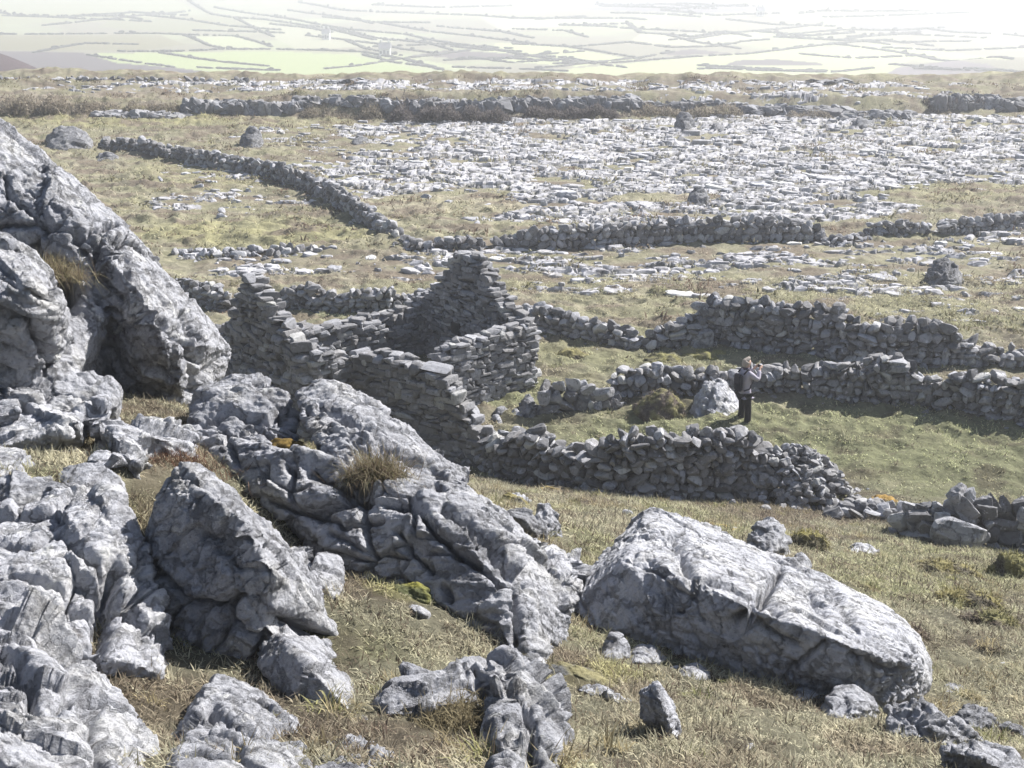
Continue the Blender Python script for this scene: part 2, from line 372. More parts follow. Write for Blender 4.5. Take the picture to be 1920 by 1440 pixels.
def wall_mesh(path, thick=.65, sw=(.16, .40), sh=(.10, .24), pr=None, tilt=.5, batter=.25, rag=.12, fallen=0, top=True):
    """path: rows (X, Y, zbase, height); courses of single stones on both faces, ragged top"""
    pr = pr or PR_round; pile = Pile(); path = np.asarray(path, float)
    seg = np.sqrt((np.diff(path[:, :2], axis=0)**2).sum(1)); S = np.concatenate([[0], np.cumsum(seg)])
    at = lambda s, k: np.interp(s, S, path[:, k])
    def frame(s):
        e = .3; a = np.array([at(min(s+e, S[-1]), 0)-at(max(s-e, 0), 0), at(min(s+e, S[-1]), 1)-at(max(s-e, 0), 1)])
        a /= np.linalg.norm(a)+1e-9; return a, np.array([-a[1], a[0]])
    for side in (-1, 1):
        z = -.06; hmax = path[:, 3].max()+.1
        while z < hmax:
            ch = rng.uniform(*sh); s = -rng.uniform(0, .2)
            while s < S[-1]:
                wd = rng.uniform(*sw)*rng.choice([.6, .8, 1, 1.1, 1.5]); sm = min(max(s+wd/2, 0), S[-1])
                if z+ch*.5 < at(sm, 3)+rng.normal()*rag*.35:
                    a, nn = frame(sm); hh = ch*rng.uniform(.85, 1.25)
                    off = side*(thick*.27*(1-batter*z/max(hmax, .3))+rng.normal()*.02)
                    dep = thick*.58*rng.uniform(.85, 1.15)
                    c = (at(sm, 0)+nn[0]*off, at(sm, 1)+nn[1]*off, at(sm, 2)+z+hh/2)
                    M = rotm(0, 0, math.atan2(a[1], a[0]))@rotm(rng.normal()*.18*tilt, rng.normal()*.5*tilt, rng.normal()*.25*tilt)
                    pile.add(pr, c, (wd*1.06, dep, hh*1.1), M)
                s += wd*.93
            z += ch*.9
    if top:
        s = 0
        while s < S[-1]:
            wd = rng.uniform(*sw)*rng.uniform(.7, 1.15); sm = min(s+wd/2, S[-1]); a, nn = frame(sm)
            if rng.random() < .8:
                hh = rng.uniform(*sh)*rng.uniform(.9, 1.8)
                M = rotm(0, 0, math.atan2(a[1], a[0]))@rotm(rng.normal()*.3*tilt, rng.normal()*.9*tilt, rng.normal()*.5)
                o = rng.normal()*thick*.12
                pile.add(pr, (at(sm, 0)+nn[0]*o, at(sm, 1)+nn[1]*o, at(sm, 2)+at(sm, 3)+hh*.2), (wd, thick*rng.uniform(.45, .9), hh), M)
            s += wd
    for k in range(fallen):
        sm = rng.uniform(0, S[-1]); a, nn = frame(sm); o = -abs(rng.normal())*.35-thick*.5
        if nn[1] < 0: o = -o
        d = rng.uniform(.12, .34, 3); x, y = at(sm, 0)+nn[0]*o, at(sm, 1)+nn[1]*o
        pile.add(pr, (x, y, base_z(x, y)[0]+d[2]*.25), d, rotm(*rng.uniform(-.6, .6, 2), rng.uniform(0, 6)))
    return pile
def img_path(rows, bury=0):
    out = []
    for px, b, t_ in rows:
        g = G(px, b); out.append((g[0], g[1], g[2]-bury, max(top_z(px, t_, g[1])-g[2], .1)))
    return out
def field_wall(rows, label, name='dry_stone_wall', mat=None, group='dry stone field walls', **kw):
    pth = img_path(rows); o = wall_mesh(pth, **kw).build(name, mat or M_wall, origin=np.array(pth[len(pth)//2][:3]))
    return tag(o, label, 'stone wall', group)
field_wall([(190,284,266),(260,292,266),(330,304,281),(400,318,293),(480,331,306),(530,346,312),(580,363,335),(640,396,361),(680,421,386),(720,443,421),(748,456,438)],
 'long dark dry stone wall winding down from the far left boulder to the plain', thick=.7, tilt=.7, rag=.25, sw=(.25,.55), sh=(.2,.36), fallen=30)
field_wall([(745,462,450),(790,473,457),(835,473,455),(868,475,452),(900,473,458)], 'short collapsed dry stone wall at the foot of the winding wall', thick=.7, tilt=.9, rag=.3, sw=(.25,.5), sh=(.18,.3), fallen=20)
field_wall([(925,469,458),(960,469,441),(1040,471,433),(1100,469,430),(1200,463,423),(1300,459,419),(1400,459,416),(1480,457,421),(1537,456,432)],
 'long dark dry stone wall standing across the middle of the pale limestone plain', thick=.6, tilt=.8, rag=.15, sw=(.22,.5), sh=(.2,.36), fallen=12)
field_wall([(1622,448,424),(1680,448,421),(1738,446,427)], 'short broken length of dark wall right of the low earth bank', thick=.6, tilt=.8, rag=.25, sw=(.22,.45), sh=(.2,.34), fallen=8)
field_wall([(1758,445,430),(1800,443,419),(1860,438,413),(1920,432,406),(1985,428,401)], 'dark dry stone wall running off the right edge across the pale plain', thick=.6, tilt=.8, rag=.25, sw=(.22,.45), sh=(.2,.34), fallen=8)
field_wall([(1540,462,454),(1570,460,447),(1600,456,444),(1624,452,442)], 'low tumbled gap of stones between two dark lengths of wall', thick=.8, tilt=1., sw=(.2,.4), sh=(.12,.2), fallen=10)
field_wall([(335,552,533),(360,575,530),(395,584,538),(425,592,556)], 'short dry stone wall between the giant left boulder and the ruin', thick=.6, tilt=.7, rag=.1, sw=(.18,.4), sh=(.13,.26))
field_wall([(505,584,562),(540,586,553),(565,588,541),(592,590,537),(604,590,552),(640,593,557),(680,594,549),(730,594,544),(748,593,562),(785,588,551),(830,574,546)],
 'dry stone wall enclosing the small green yard behind the ruin', thick=.6, tilt=.7, rag=.1, sw=(.18,.42), sh=(.13,.28))
field_wall([(950,612,583),(1000,624,577),(1040,634,587),(1090,643,602),(1130,651,614),(1195,660,628)], 'low dark wall sloping down from the right gable of the ruin', thick=.6, tilt=.7, rag=.15, sw=(.18,.42), sh=(.13,.28), fallen=14)
w5 = field_wall([(1212,663,640),(1240,660,618),(1290,660,603),(1318,655,575),(1345,656,561),(1400,664,573),(1500,676,576),(1570,684,582),(1600,689,604),(1640,693,619),(1690,690,606),(1750,692,611),(1790,694,620),(1812,694,642),(1850,698,658),(1935,696,664)],
 'tall dry stone wall behind the person, stepping down to the right edge', thick=.7, tilt=.7, rag=.12, sw=(.18,.42), sh=(.14,.3), fallen=18)
g = G(1311, 657); pl = Pile(); pl.add(PR_big, (g[0], g[1]-.4, g[2]+.38), (.75, .3, .95), rotm(.1, .1, .2)); pl.build('upright_slab', M_rock, w5, origin=g)
field_wall([(1148,748,702),(1200,748,694),(1260,745,697),(1320,742,698),(1420,740,697),(1480,739,693),(1510,744,697),(1560,752,687),(1600,757,692),(1640,760,675),(1662,760,671),(1700,762,690),(1722,765,711),(1770,775,717),(1800,780,706),(1840,786,716),(1880,792,718),(1960,802,724)],
 'uneven dry stone wall just behind the person, with a rubble hump at its middle', thick=.75, tilt=.8, rag=.15, sw=(.15,.38), sh=(.12,.26), fallen=30)
field_wall([(1010,784,745),(1035,782,734),(1062,780,724),(1100,778,733),(1150,772,740)], 'low row of big upright stones left of the mossy mound', thick=.55, tilt=.7, rag=.1, sw=(.3,.5), sh=(.25,.42), pr=PR_big, mat=M_wall)
near_w = field_wall([(868,872,846),(910,884,834),(950,898,820),(1000,908,812),(1030,914,822),(1060,918,848),(1100,926,848),(1140,932,828),(1200,936,817),(1280,938,819),(1350,940,815),(1395,938,815),(1425,938,840)],
 'near dry stone wall in front of the person, of big rounded stones', thick=.75, tilt=.8, rag=.12, sw=(.12,.36), sh=(.10,.27), fallen=10)
def rubble(px, py, n, rx, ry, rz, label, size=(.12,.3), name='rubble_heap', up=0.):
    g = G(px, py); p = Pile()
    for k in range(n):
        q = rng.normal(size=2)*.5; r2 = q@q; x, y = g[0]+q[0]*rx, g[1]+q[1]*ry
        d = rng.uniform(*size, 3)*np.array([1.2, 1, .8]); hgt = rz*max(0, 1-r2*.9)*rng.random()**.4
        p.add(PR_round, (x, y, base_z(x, y)[0]+hgt+d[2]*.2), d, rotm(*rng.uniform(-.7, .7, 2), rng.uniform(0, 6)))
    return tag(p.build(name, M_wall, origin=g), label, 'rubble', 'heaps of fallen wall stones')
rubble(1480, 938, 900, 1.5, 1.1, 1.3, 'heap of small grey rubble spilling from the right end of the near wall', (.11,.27))
rubble(1640, 975, 46, 1.2, .8, .25, 'scattered fallen stones between the near wall and the right-hand wall', (.15,.45))
rubble(850, 838, 110, 1.5, 1.0, .5, 'tumbled stones heaped at the broken end of the ruin annex', (.18,.38))
rubble(1640, 735, 120, 1.4, .7, .85, 'heap of loose stones piled on the wall right of the person', (.15,.34))
w8 = field_wall([(1680,1005,968),(1705,1010,945),(1740,1018,950),(1765,1022,948),(1795,1026,930),(1830,1030,950),(1865,1032,948),(1900,1034,945),(1965,1040,942)],
 'crude wall of very large stones at the right edge, with chinks of light', thick=.55, tilt=.9, rag=.2, sw=(.25,.6), sh=(.2,.42), pr=PR_big, fallen=8)
g = G(1792, 1030); pl = Pile(); pl.add(PR_big, (g[0], g[1]-.15, g[2]+.3), (1.25, .6, .85), rotm(.1, .15, .1)); pl.build('built_in_boulder', M_rock, w8, origin=g)
field_wall([(330,480,474),(380,484,474),(440,486,472),(500,482,468),(560,478,468),(620,474,466)], 'faint low line of tumbled stones below the left-hand field', thick=.8, tilt=1., rag=.3, sw=(.22,.5), sh=(.13,.26), fallen=30)

# ------------------------------------------------------------------ the ruined cottage
Rc = np.array([.43, 38.4]); u = np.array([.747, .665]); v = np.array([.665, -.747])
Fc_ = Rc-7.4*u; L2 = Rc-4.7*v; L1 = Fc_-4.7*v
ruin = empty('ruined_cottage', (Fc_[0], Fc_[1], 0)); tag(ruin, 'roofless ruined stone cottage with two gables and a doorway gap', 'ruin')
def straight(a, b, hs, **kw):
    "hs: list of (fraction, height)"
    n = 24; f = np.linspace(0, 1, n); h = np.interp(f, [q[0] for q in hs], [q[1] for q in hs])
    pts = a[None]+(b-a)[None]*f[:, None]; z = base_z(pts[:, 0], pts[:, 1])
    return wall_mesh(np.stack([pts[:, 0], pts[:, 1], z, h], 1), thick=.62, sw=(.16, .44), sh=(.09, .19), pr=PR_flat, tilt=.14, batter=.06, rag=.08, **kw)
gw = straight(L1, Fc_, [(0,1.5),(.15,2.2),(.3,2.85),(.42,3.65),(.49,4.05),(.53,4.05),(.6,3.75),(.75,3.1),(.88,2.75),(1,2.45)]).build('gable_wall', M_ruin, ruin, np.array([*(L1+Fc_)/2, 0]))
gw['label'] = 'left gable wall, its outer face in deep shade'
g2 = straight(L2, Rc, [(0,1.9),(.12,2.05),(.24,2.75),(.35,3.3),(.42,3.5),(.58,3.5),(.65,3.1),(.74,2.6),(.85,2.3),(.93,2.05),(1,1.95)]).build('gable_wall', M_ruin, ruin, np.array([*(L2+Rc)/2, 0]))
g2['label'] = 'right gable wall with a small square recess in its inner face'
straight(Rc-3.75*u, Rc, [(0,1.35),(.12,1.75),(.25,2.0),(.6,1.95),(1,1.95)]).build('front_wall', M_ruin, ruin, np.array([*(Rc-1.9*u), 0]))
straight(Fc_, Rc-4.3*u, [(0,2.6),(.2,2.35),(.45,2.1),(.8,1.9),(1,1.5)]).build('front_wall', M_ruin, ruin, np.array([*(Fc_+1.5*u), 0]))
straight(L1, L2, [(0,2.0),(.3,1.75),(.55,1.5),(.8,1.5),(.92,1.6),(1,1.8)]).build('rear_wall', M_ruin, ruin, np.array([*(L1+L2)/2, 0]))
na, nb = np.array([-4.1, 34.3]), np.array([-.72, 32.3])
straight(na, nb, [(0,2.25),(.25,2.5),(.45,2.45),(.75,2.2),(.86,1.8),(.95,1.3),(1,1.0)]).build('annex_wall', M_ruin, ruin, np.array([*(na+nb)/2, 0]))
pl = Pile()
c = na+(nb-na)*.66; pl.add(proto(1, .3, 2), (c[0], c[1]-.05, 2.24), (.8, .5, .10), rotm(.10, .06, -.5))
pl.build('capping_slab', M_ruin, ruin, np.array([*(na+nb)/2, 2.3]))
c = L2+(Rc-L2)*.40; nn = -u                                   # gable recess: solid near-black box, coloured as the shade of a hollow
def box_faces(c, ax, ay, az):
    V = [c+sx*ax+sy*ay+sz*az for sx in (-1,1) for sy in (-1,1) for sz in (-1,1)]
    return np.array(V), np.array([[0,1,3,2],[4,6,7,5],[0,4,5,1],[2,3,7,6],[0,2,6,4],[1,5,7,3]])
M_dark = plain_mat('recess_shade', (.035,.033,.035))
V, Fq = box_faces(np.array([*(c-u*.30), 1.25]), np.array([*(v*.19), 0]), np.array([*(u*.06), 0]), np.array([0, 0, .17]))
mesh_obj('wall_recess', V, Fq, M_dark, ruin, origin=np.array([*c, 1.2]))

# ------------------------------------------------------------------ boulders
def hull_mesh(hulls):
    V = []; Fs = []; n = 0
    for h in hulls:
        bm = bmesh.new()
        for q in h: bm.verts.new(q)
        r = bmesh.ops.convex_hull(bm, input=bm.verts)
        bmesh.ops.delete(bm, geom=[e for e in set(r['geom_interior']+r['geom_unused']) if isinstance(e, bmesh.types.BMVert) and e.is_valid], context='VERTS')
        bmesh.ops.triangulate(bm, faces=bm.faces)
        bm.verts.index_update()
        V += [v_.co[:] for v_ in bm.verts]; Fs += [[v_.index+n for v_ in f.verts] for f in bm.faces]; n += len(bm.verts); bm.free()
    return np.array(V), np.array(Fs)
def remesh(V, Fs, voxel, smooth):
    me = bpy.data.meshes.new('tmp'); me.from_pydata([tuple(q) for q in V], [], [tuple(f) for f in Fs]); me.update()
    o = bpy.data.objects.new('tmp', me); C.objects.link(o)
    m = o.modifiers.new('r', 'REMESH'); m.mode = 'VOXEL'; m.voxel_size = voxel
    s = o.modifiers.new('s', 'SMOOTH'); s.iterations = smooth; s.factor = .5
    dg = bpy.context.evaluated_depsgraph_get(); e = bpy.data.meshes.new_from_object(o.evaluated_get(dg))
    bpy.data.objects.remove(o); bpy.data.meshes.remove(me); return e
def getco(me):
    a = np.empty(len(me.vertices)*3, np.float32); me.vertices.foreach_get('co', a); return a.reshape(-1, 3).astype(float)
def setco(me, c): me.vertices.foreach_set('co', c.astype(np.float32).ravel()); me.update()
def getn(me):
    a = np.empty(len(me.vertices)*3, np.float32); me.vertex_normals.foreach_get('vector', a); return a.reshape(-1, 3).astype(float)
def seg_dist(px, py, line):
    d = np.full(len(px), 1e9)
    for (x0, y0), (x1, y1) in zip(line[:-1], line[1:]):
        l2 = (x1-x0)**2+(y1-y0)**2+1e-6; t = np.clip(((px-x0)*(x1-x0)+(py-y0)*(y1-y0))/l2, 0, 1)
        d = np.minimum(d, np.hypot(px-x0-t*(x1-x0), py-y0-t*(y1-y0)))
    return d
_seed = [0]
def boulder(front, label, name='boulder', thick=1.2, voxel=.016, mat=None, bed=(.35, .25), warp=.035, cell=.75, cell_amp=.06, crack=.075,
            flute=.028, pit=.012, cracks=(), sink=.35, smooth=1, scal=.017, rel=1., fl=.25, group=None, cat='boulder', shrink=.8, cw=.016):
    """front: list of hulls; each hull is a list of (px, py, Y) corner points of the faces seen; every point is
    also carried back into the hill to give the rock its body."""
    hulls = []
    for h in front:
        pts = []
        for q in h:                                                  # feet rest on the ground, never below it
            w_ = P(*q)
            if w_[2] < base_z(w_[0], w_[1])[0]-.02:
                gg = G(q[0], min(q[1], 1700)); w_ = P(q[0], q[1], min(q[2], gg[1]-.02)) if gg[1] > 4.6 else w_
            pts.append(w_)
        c = np.mean(pts, 0); full = list(pts); hp = [proj(q) for q in pts]; cx, cy = np.mean(hp, 0)
        for q, (hx, hy) in zip(pts, hp):                             # the body behind the faces seen
            full.append(P(cx+(hx-cx)*shrink, cy+(hy-cy)*shrink, q[1]+thick))
        for q, (hx, hy) in zip(list(pts), hp):
            mx_, my_ = cx+(hx-cx)*.6, cy+(hy-cy)*.6; Yl = c[1]+(q[1]-c[1])*.6; m3 = P(mx_, my_, Yl)
            if m3[2] < base_z(m3[0], m3[1])[0]+.12 and my_ < 1650: full.append(P(mx_, my_, min(Yl, G(mx_, my_)[1]-.22)))
        ylow = np.percentile([q_[1] for q_ in hp], 55)
        for q in pts:
            gz = base_z(q[0], q[1])[0]
            if q[2]-gz < .5 and proj(q)[1] >= ylow: full.append(np.array([c[0]+(q[0]-c[0])*.97, q[1]+.12, min(q[2], gz)-sink]))
        hulls.append(full)
    V, Fs = hull_mesh(hulls)
    me = remesh(V, Fs, voxel/RES, smooth); co = getco(me)
    _seed[0] += 1; off = np.array([_seed[0]*7.7, _seed[0]*3.1, 0])
    Mb = np.array(Euler((bed[0], bed[1], _seed[0]*.3)).to_matrix())
    # crooked outline
    for fr, am in ((1.1, 1.0), (3.1, .42)):
        q = co*fr+off
        co = co+warp*am*np.stack([perlin(q), perlin(q+51.7), perlin(q+93.1)], 1)
    setco(me, co); n = getn(me)
    wob = np.stack([perlin(co*1.7+off), perlin(co*1.7+off+9), perlin(co*1.7+off+19)], 1)
    q = ((co@Mb)/cell+off+.15*wob)*np.array([1, .75, 1.5])
    h, ed = facets(q, cell_amp*1.3, cell_amp)
    breaks = sstep(-.15, .25, perlin(co*.9+off+33))                # fractures come and go
    h -= crack*1.3*np.maximum(0, 1-ed*cell/(cw*2.2))*breaks
    rough_ = sstep(-.05, .35, perlin(co*1.1+off+120))                # smooth faces and broken faces
    h2, e2 = facets(((co@Mb)*4.6/rel+.12*wob+off)*np.array([1, .7, 1.9]), scal*1.2, scal*.9); h += h2*(.2+.8*rough_)
    h -= scal*1.5*np.maximum(0, 1-e2/.08)*rough_
    h3, e3 = facets((co@Mb)*12.5/rel*np.array([1, .7, 1.7])+off, scal*.5, scal*.35); h += h3*(.25+.75*rough_)
    qb = (co@Mb)*np.array([1.1, 1.1, 7.5])+off+.3*wob
    led = fbm(qb, 3); h += flute*1.1*(np.round(led*2.2)/2.2*.6+led*.4)     # bedding ledges with sharp lips
    qf = (co@np.array(Euler((bed[0], bed[1]+1.0, 0)).to_matrix()))*np.array([9, 2.2, 9])+off
    h += flute*fl*ridged(qf, 2)                                     # rain flutes
    g1, ge, gi, gc = voronoi(co*10+off); pm = sstep(-.1, .4, perlin(co*1.5+off+71))
    h -= pit*pm*(1-sstep(.15, .6, g1))*1.2
    h += .006*ridged(co*15+off, 2)+.004*fbm(co*34+off, 2)
    if cracks:
        px, py = proj(co); jx = perlin(co*5+off)*7+perlin(co*19+off)*3; jy = perlin(co*5+off+40)*7+perlin(co*19+off+60)*3
        vd = co-np.array([0, 0, CAMZ]); vd /= np.linalg.norm(vd, axis=1)[:, None]
        face = sstep(-.05, .15, -(vd*n).sum(1))
        for cr in cracks:
            wd, dp, line = cr; dd = seg_dist(px+jx, py+jy, line)/(wd*(1.1+.5*jx/7))
            h -= face*dp*1.9*np.exp(-np.abs(dd)**1.5)
    co = co+n*h[:, None]
    org = co.mean(0); org[2] = max(co[:, 2].min(), base_z(org[0], org[1])[0])
    setco(me, co-org); me.polygons.foreach_set('use_smooth', np.ones(len(me.polygons), bool))
    me.materials.clear(); me.materials.append(mat or M_rock); me.name = name
    o = bpy.data.objects.new(name, me); C.objects.link(o); o.location = org
    return tag(o, label, cat, group)
GB = 'limestone boulders on the near slope'
# giant leaning boulder at the left
boulder([[(-140,150,16.6),(-20,236,16.4),(55,300,16.2),(100,332,16.2),(165,392,16.1),(250,424,16.0),(215,500,15.2),(150,560,15.1),(60,520,15.2),(-140,470,15.6),(-140,300,15.6)],
         [(250,424,16.2),(298,490,16.1),(338,555,16.1),(390,592,16.2),(414,628,16.2),(436,658,16.3),(426,694,16.2),(373,744,15.7),(285,764,15.5),(215,750,15.9),(160,690,16.1),(140,590,15.5),(190,450,15.3),(260,560,14.6),(305,640,14.5),(245,650,14.8)],
         [(-140,440,15.9),(150,520,15.6),(235,490,15.6),(180,640,15.9),(200,730,16.3),(120,770,16.4),(-140,770,16.2)]],
 'giant grey leaning boulder filling the left edge, its lower bulge in brown shade', thick=2.4, voxel=.018, warp=.05, cell=1.0, flute=.03, crack=.05, mat=M_rock, bed=(.2,.7), sink=.3, group=GB,
 cracks=[(5,.09,[(-10,428),(58,420),(110,432)]),(4,.10,[(144,453),(180,438),(217,420)]),(4,.09,[(204,470),(242,441)]),(4,.09,[(144,455),(154,472),(204,470)]),
  (5,.13,[(245,500),(252,520),(270,553),(287,591),(333,620),(354,653),(362,707),(362,735)]),(5,.12,[(187,566),(210,588),(237,612),(250,614),(271,597)]),(5,.10,[(342,595),(371,637),(371,678)]),
  (4,.07,[(10,330),(20,370),(60,400),(90,440)]),(5,.08,[(154,472),(200,540),(250,580)]),(4,.06,[(285,640),(310,648)]),(16,.25,[(85,500),(110,520),(130,560)])])
boulder([[(-140,410,13.6),(0,440,13.4),(58,476,13.2),(92,512,13.1),(106,560,13.0),(126,640,13.1),(122,692,13.1),(90,700,12.7),(40,720,12.7),(-140,730,12.6),(88,560,12.5),(60,540,12.3),(-140,560,12.2)]],
 'grey boulder at the left edge with a sunlit crinkled right rim', thick=1.5, bed=(.2,.6), group=GB, flute=.032, cracks=[(5,.07,[(0,505),(45,545),(85,560)]),(8,.10,[(0,580),(50,600),(80,650),(95,690)])])
boulder([[(-80,715,12.6),(20,692,12.7),(60,682,12.9),(110,682,12.9),(165,702,12.9),(206,732,12.8),(216,762,12.6),(190,778,12.3),(100,765,12.1),(20,742,12.1),(-80,740,12.1)]],
 'low dark ribbed slab lying under the left boulders', thick=.9, bed=(.1,.5), group=GB, cell=.5, flute=.035, cracks=[(4,.05,[(60,720),(130,735),(180,752)])])
boulder([[(-80,830,11.5),(0,786,12.0),(80,772,12.1),(142,776,12.1),(152,795,11.8),(125,815,11.5),(0,835,11.2)]], 'pale flat slab in the dry grass at the left edge', mat=M_rock_w, thick=.8, warp=.05, group=GB, cell=.6)
boulder([[(160,768,12.1),(185,755,12.1),(212,765,12.1),(214,785,11.9),(190,795,11.8),(165,790,11.8)]], 'small white block beside the ribbed slab', mat=M_rock_w, thick=.3, warp=.03, voxel=.012, group=GB, cell=.3)
boulder([[(-60,755,12.0),(0,748,12.1),(30,752,12.0),(35,770,11.8),(0,780,11.7),(-60,780,11.7)]], 'small pale rounded rock tucked below the ribbed slab', thick=.4, warp=.04, group=GB, cell=.4)
boulder([[(215,800,11.6),(270,782,12.2),(330,790,12.4),(355,808,12.3),(358,835,11.8),(300,822,11.5),(240,815,11.3)],[(195,805,11.3),(222,803,11.4),(240,830,11.1),(270,868,10.9),(255,868,10.8),(222,842,10.9)]],
 'pale splintered ledge above the brown heather', mat=M_rock_w, thick=.5, warp=.05, group=GB, cell=.35, bed=(.5,.4))
boulder([[(352,765,13.0),(380,730,13.2),(432,700,13.4),(480,704,13.4),(540,740,13.2),(562,782,13.0),(552,820,12.6),(500,838,12.3),(420,836,12.3),(356,815,12.5)],
         [(558,738,13.0),(600,724,13.2),(655,736,13.2),(700,765,13.1),(750,800,13.0),(820,850,12.8),(880,890,12.6),(886,930,12.1),(800,930,11.6),(700,905,11.6),(620,885,11.8),(572,800,12.3),(690,810,12.2)],
         [(365,820,12.4),(430,872,11.9),(560,850,11.7),(700,886,11.4),(880,912,11.5),(940,962,11.8),(985,1012,11.7),(1030,1070,11.5),(1064,1130,11.3),(1062,1200,10.8),(1012,1262,10.4),(900,1195,10.1),(800,1115,10.4),(640,1065,10.9),(560,1005,11.2),(480,935,11.5),(900,1040,10.5),(1000,1130,10.3)]],
 'long fractured grey slab sloping through the middle of the near slope', name='rock_slab', thick=1.5, voxel=.013, warp=.04, cell=.62, cell_amp=.038, crack=.1, flute=.03, bed=(.5,.55), sink=.2, group=GB,
 cracks=[(6,.13,[(665,913),(648,942),(590,963),(557,959),(523,947),(482,934)]),(4,.08,[(600,965),(632,978),(640,990),(711,976)]),(4,.09,[(548,880),(548,930)]),(4,.09,[(500,872),(498,913)]),
  (17,.2,[(548,793),(562,820),(580,865),(632,893),(665,913)]),(20,.16,[(655,900),(690,870),(715,850)]),(5,.13,[(757,847),(819,880),(828,918)]),(6,.13,[(723,938),(782,947),(815,1005),(882,1055),(936,1080),(965,1105),(961,1138),(965,1205)]),
  (4,.08,[(748,997),(761,1034),(807,1068)]),(4,.07,[(832,1097),(845,1118)]),(4,.06,[(620,1000),(650,1012),(700,1040)]),(5,.09,[(380,790),(430,770),(520,800)]),(5,.08,[(420,830),(480,800),(520,830)]),
  (5,.09,[(600,760),(680,790),(740,830)]),(5,.08,[(880,1000),(940,1040),(990,1090)]),(5,.08,[(830,960),(900,1000),(960,1060)]),(4,.06,[(590,1010),(600,1040)])])
boulder([[(985,1022,12.6),(1040,1030,12.8),(1096,1046,12.6),(1082,1092,12.1),(1055,1125,11.8),(1015,1085,12.0)]], 'small bright crackled rock between the long slab and the big right boulder', mat=M_rock_w, thick=.6, group=GB, cell=.3, warp=.05)
boulder([[(340,866,9.5),(388,880,9.6),(440,918,9.8),(505,985,9.9),(556,1048,9.9),(602,1112,9.8),(630,1198,9.5),(560,1185,9.0),(502,1180,8.7),(512,1060,8.8),(470,985,8.92),(410,930,9.1),(300,930,9.3),(272,1005,9.4),(286,1065,9.4),(302,1185,9.25),(370,1228,9.0),(470,1240,8.85),(400,1050,8.9),(430,1150,8.8)],
         [(500,1172,8.8),(612,1205,9.15),(650,1260,9.0),(680,1335,8.7),(688,1362,8.5),(600,1345,8.3),(540,1290,8.35),(482,1245,8.5),(560,1230,8.35)]],
 'triangular cracked boulder with a shaded face and bright right flank', thick=1.1, voxel=.012, warp=.025, cell=.7, cell_amp=.03, crack=.03, flute=.018, scal=.014, bed=(.4,.8), group=GB, sink=.25,
 cracks=[(5,.10,[(452,988),(491,1032),(505,1100),(503,1168),(491,1207),(476,1241)]),(5,.08,[(267,1017),(292,1070),(350,1124),(389,1131),(428,1143),(447,1114)]),(5,.08,[(428,1143),(433,1163),(462,1185),(491,1192)]),
  (4,.06,[(350,1126),(326,1153),(318,1187)]),(4,.06,[(433,1165),(418,1197),(399,1225)]),(6,.12,[(505,1163),(559,1173),(615,1199)]),(6,.06,[(370,905),(420,930),(470,985)]),(9,.05,[(380,1000),(400,1010)])])
boulder([[(545,1022,10.4),(598,1044,10.3),(632,1050,10.4),(646,1120,10.1),(642,1148,9.9),(604,1112,9.9),(570,1070,10.0)]], 'thin upright splinter of rock behind the triangular boulder', thick=.3, voxel=.012, warp=.03, group=GB, cell=.35, flute=.018)
boulder([[(-110,1000,9.05),(0,985,9.25),(60,945,9.55),(110,922,9.65),(215,925,9.55),(242,990,9.25),(272,1012,9.25),(288,1062,9.05),(302,1112,8.85),(306,1230,8.35),(300,1264,8.15),(240,1238,8.05),(180,1234,7.95),(100,1178,8.05),(0,1140,8.15),(-110,1120,8.15)]],
 'broad sunlit fluted slab at the left, scored by a dark vertical gap', name='rock_slab', thick=1.0, voxel=.012, warp=.04, cell=.7, cell_amp=.03, flute=.034, fl=.5, pit=.016, mat=M_rock_w, bed=(.5,.3), group=GB,
 cracks=[(11,.16,[(212,1075),(206,1120),(198,1160),(182,1225)]),(6,.06,[(0,1010),(60,1020),(110,990)]),(7,.07,[(100,980),(150,1040),(190,1080)]),(5,.05,[(20,1090),(100,1100),(190,1160)])])
boulder([[(-90,850,10.7),(0,836,10.8),(40,845,10.8),(66,890,10.6),(62,925,10.2),(0,950,9.9),(-90,960,9.9)]], 'grey block at the left edge behind the fluted slab', thick=.6, voxel=.014, group=GB, cell=.5, warp=.05)
boulder([[(164,858,10.8),(180,850,10.9),(200,854,10.9),(205,892,10.6),(190,905,10.5),(165,895,10.5)]], 'small upright pale block standing on the rear of the fluted slab', thick=.25, voxel=.012, mat=M_rock_w, group=GB, cell=.3, warp=.03)
boulder([[(118,905,10.4),(160,886,10.5),(212,905,10.4),(228,955,10.1),(236,985,9.7),(205,985,9.6),(160,935,9.8),(120,930,9.9)]], 'dark wedge-shaped block on the upper rim of the fluted slab', thick=.5, voxel=.012, group=GB, cell=.35, warp=.04)
boulder([[(-40,930,9.8),(30,905,10.0),(100,908,10.0),(108,930,9.7),(40,960,9.4),(-40,985,9.3)]], 'wrinkled low rock at the left edge above the fluted slab', thick=.5, voxel=.012, group=GB, cell=.3, flute=.04, warp=.05)
boulder([[(-120,1130,7.7),(0,1142,7.8),(62,1164,7.8),(130,1220,7.7),(192,1272,7.55),(240,1330,7.3),(268,1400,7.0),(290,1480,6.8),(300,1600,6.4),(100,1600,6.0),(-120,1600,5.9),(-120,1300,6.7),(60,1290,6.8),(180,1400,6.6)]],
 'rounded boulder in the bottom left corner with a bright outer rim', mat=rock_mat('bright_limestone', 1.0, .6, stain=.2), thick=1.0, voxel=.011, warp=.025, cell=.5, flute=.034, bed=(.6,.8), group=GB, cracks=[(8,.12,[(85,1215),(130,1260),(170,1320),(180,1400),(190,1460)]),(7,.09,[(0,1230),(60,1280),(60,1340)]),(6,.07,[(100,1330),(150,1290)])])
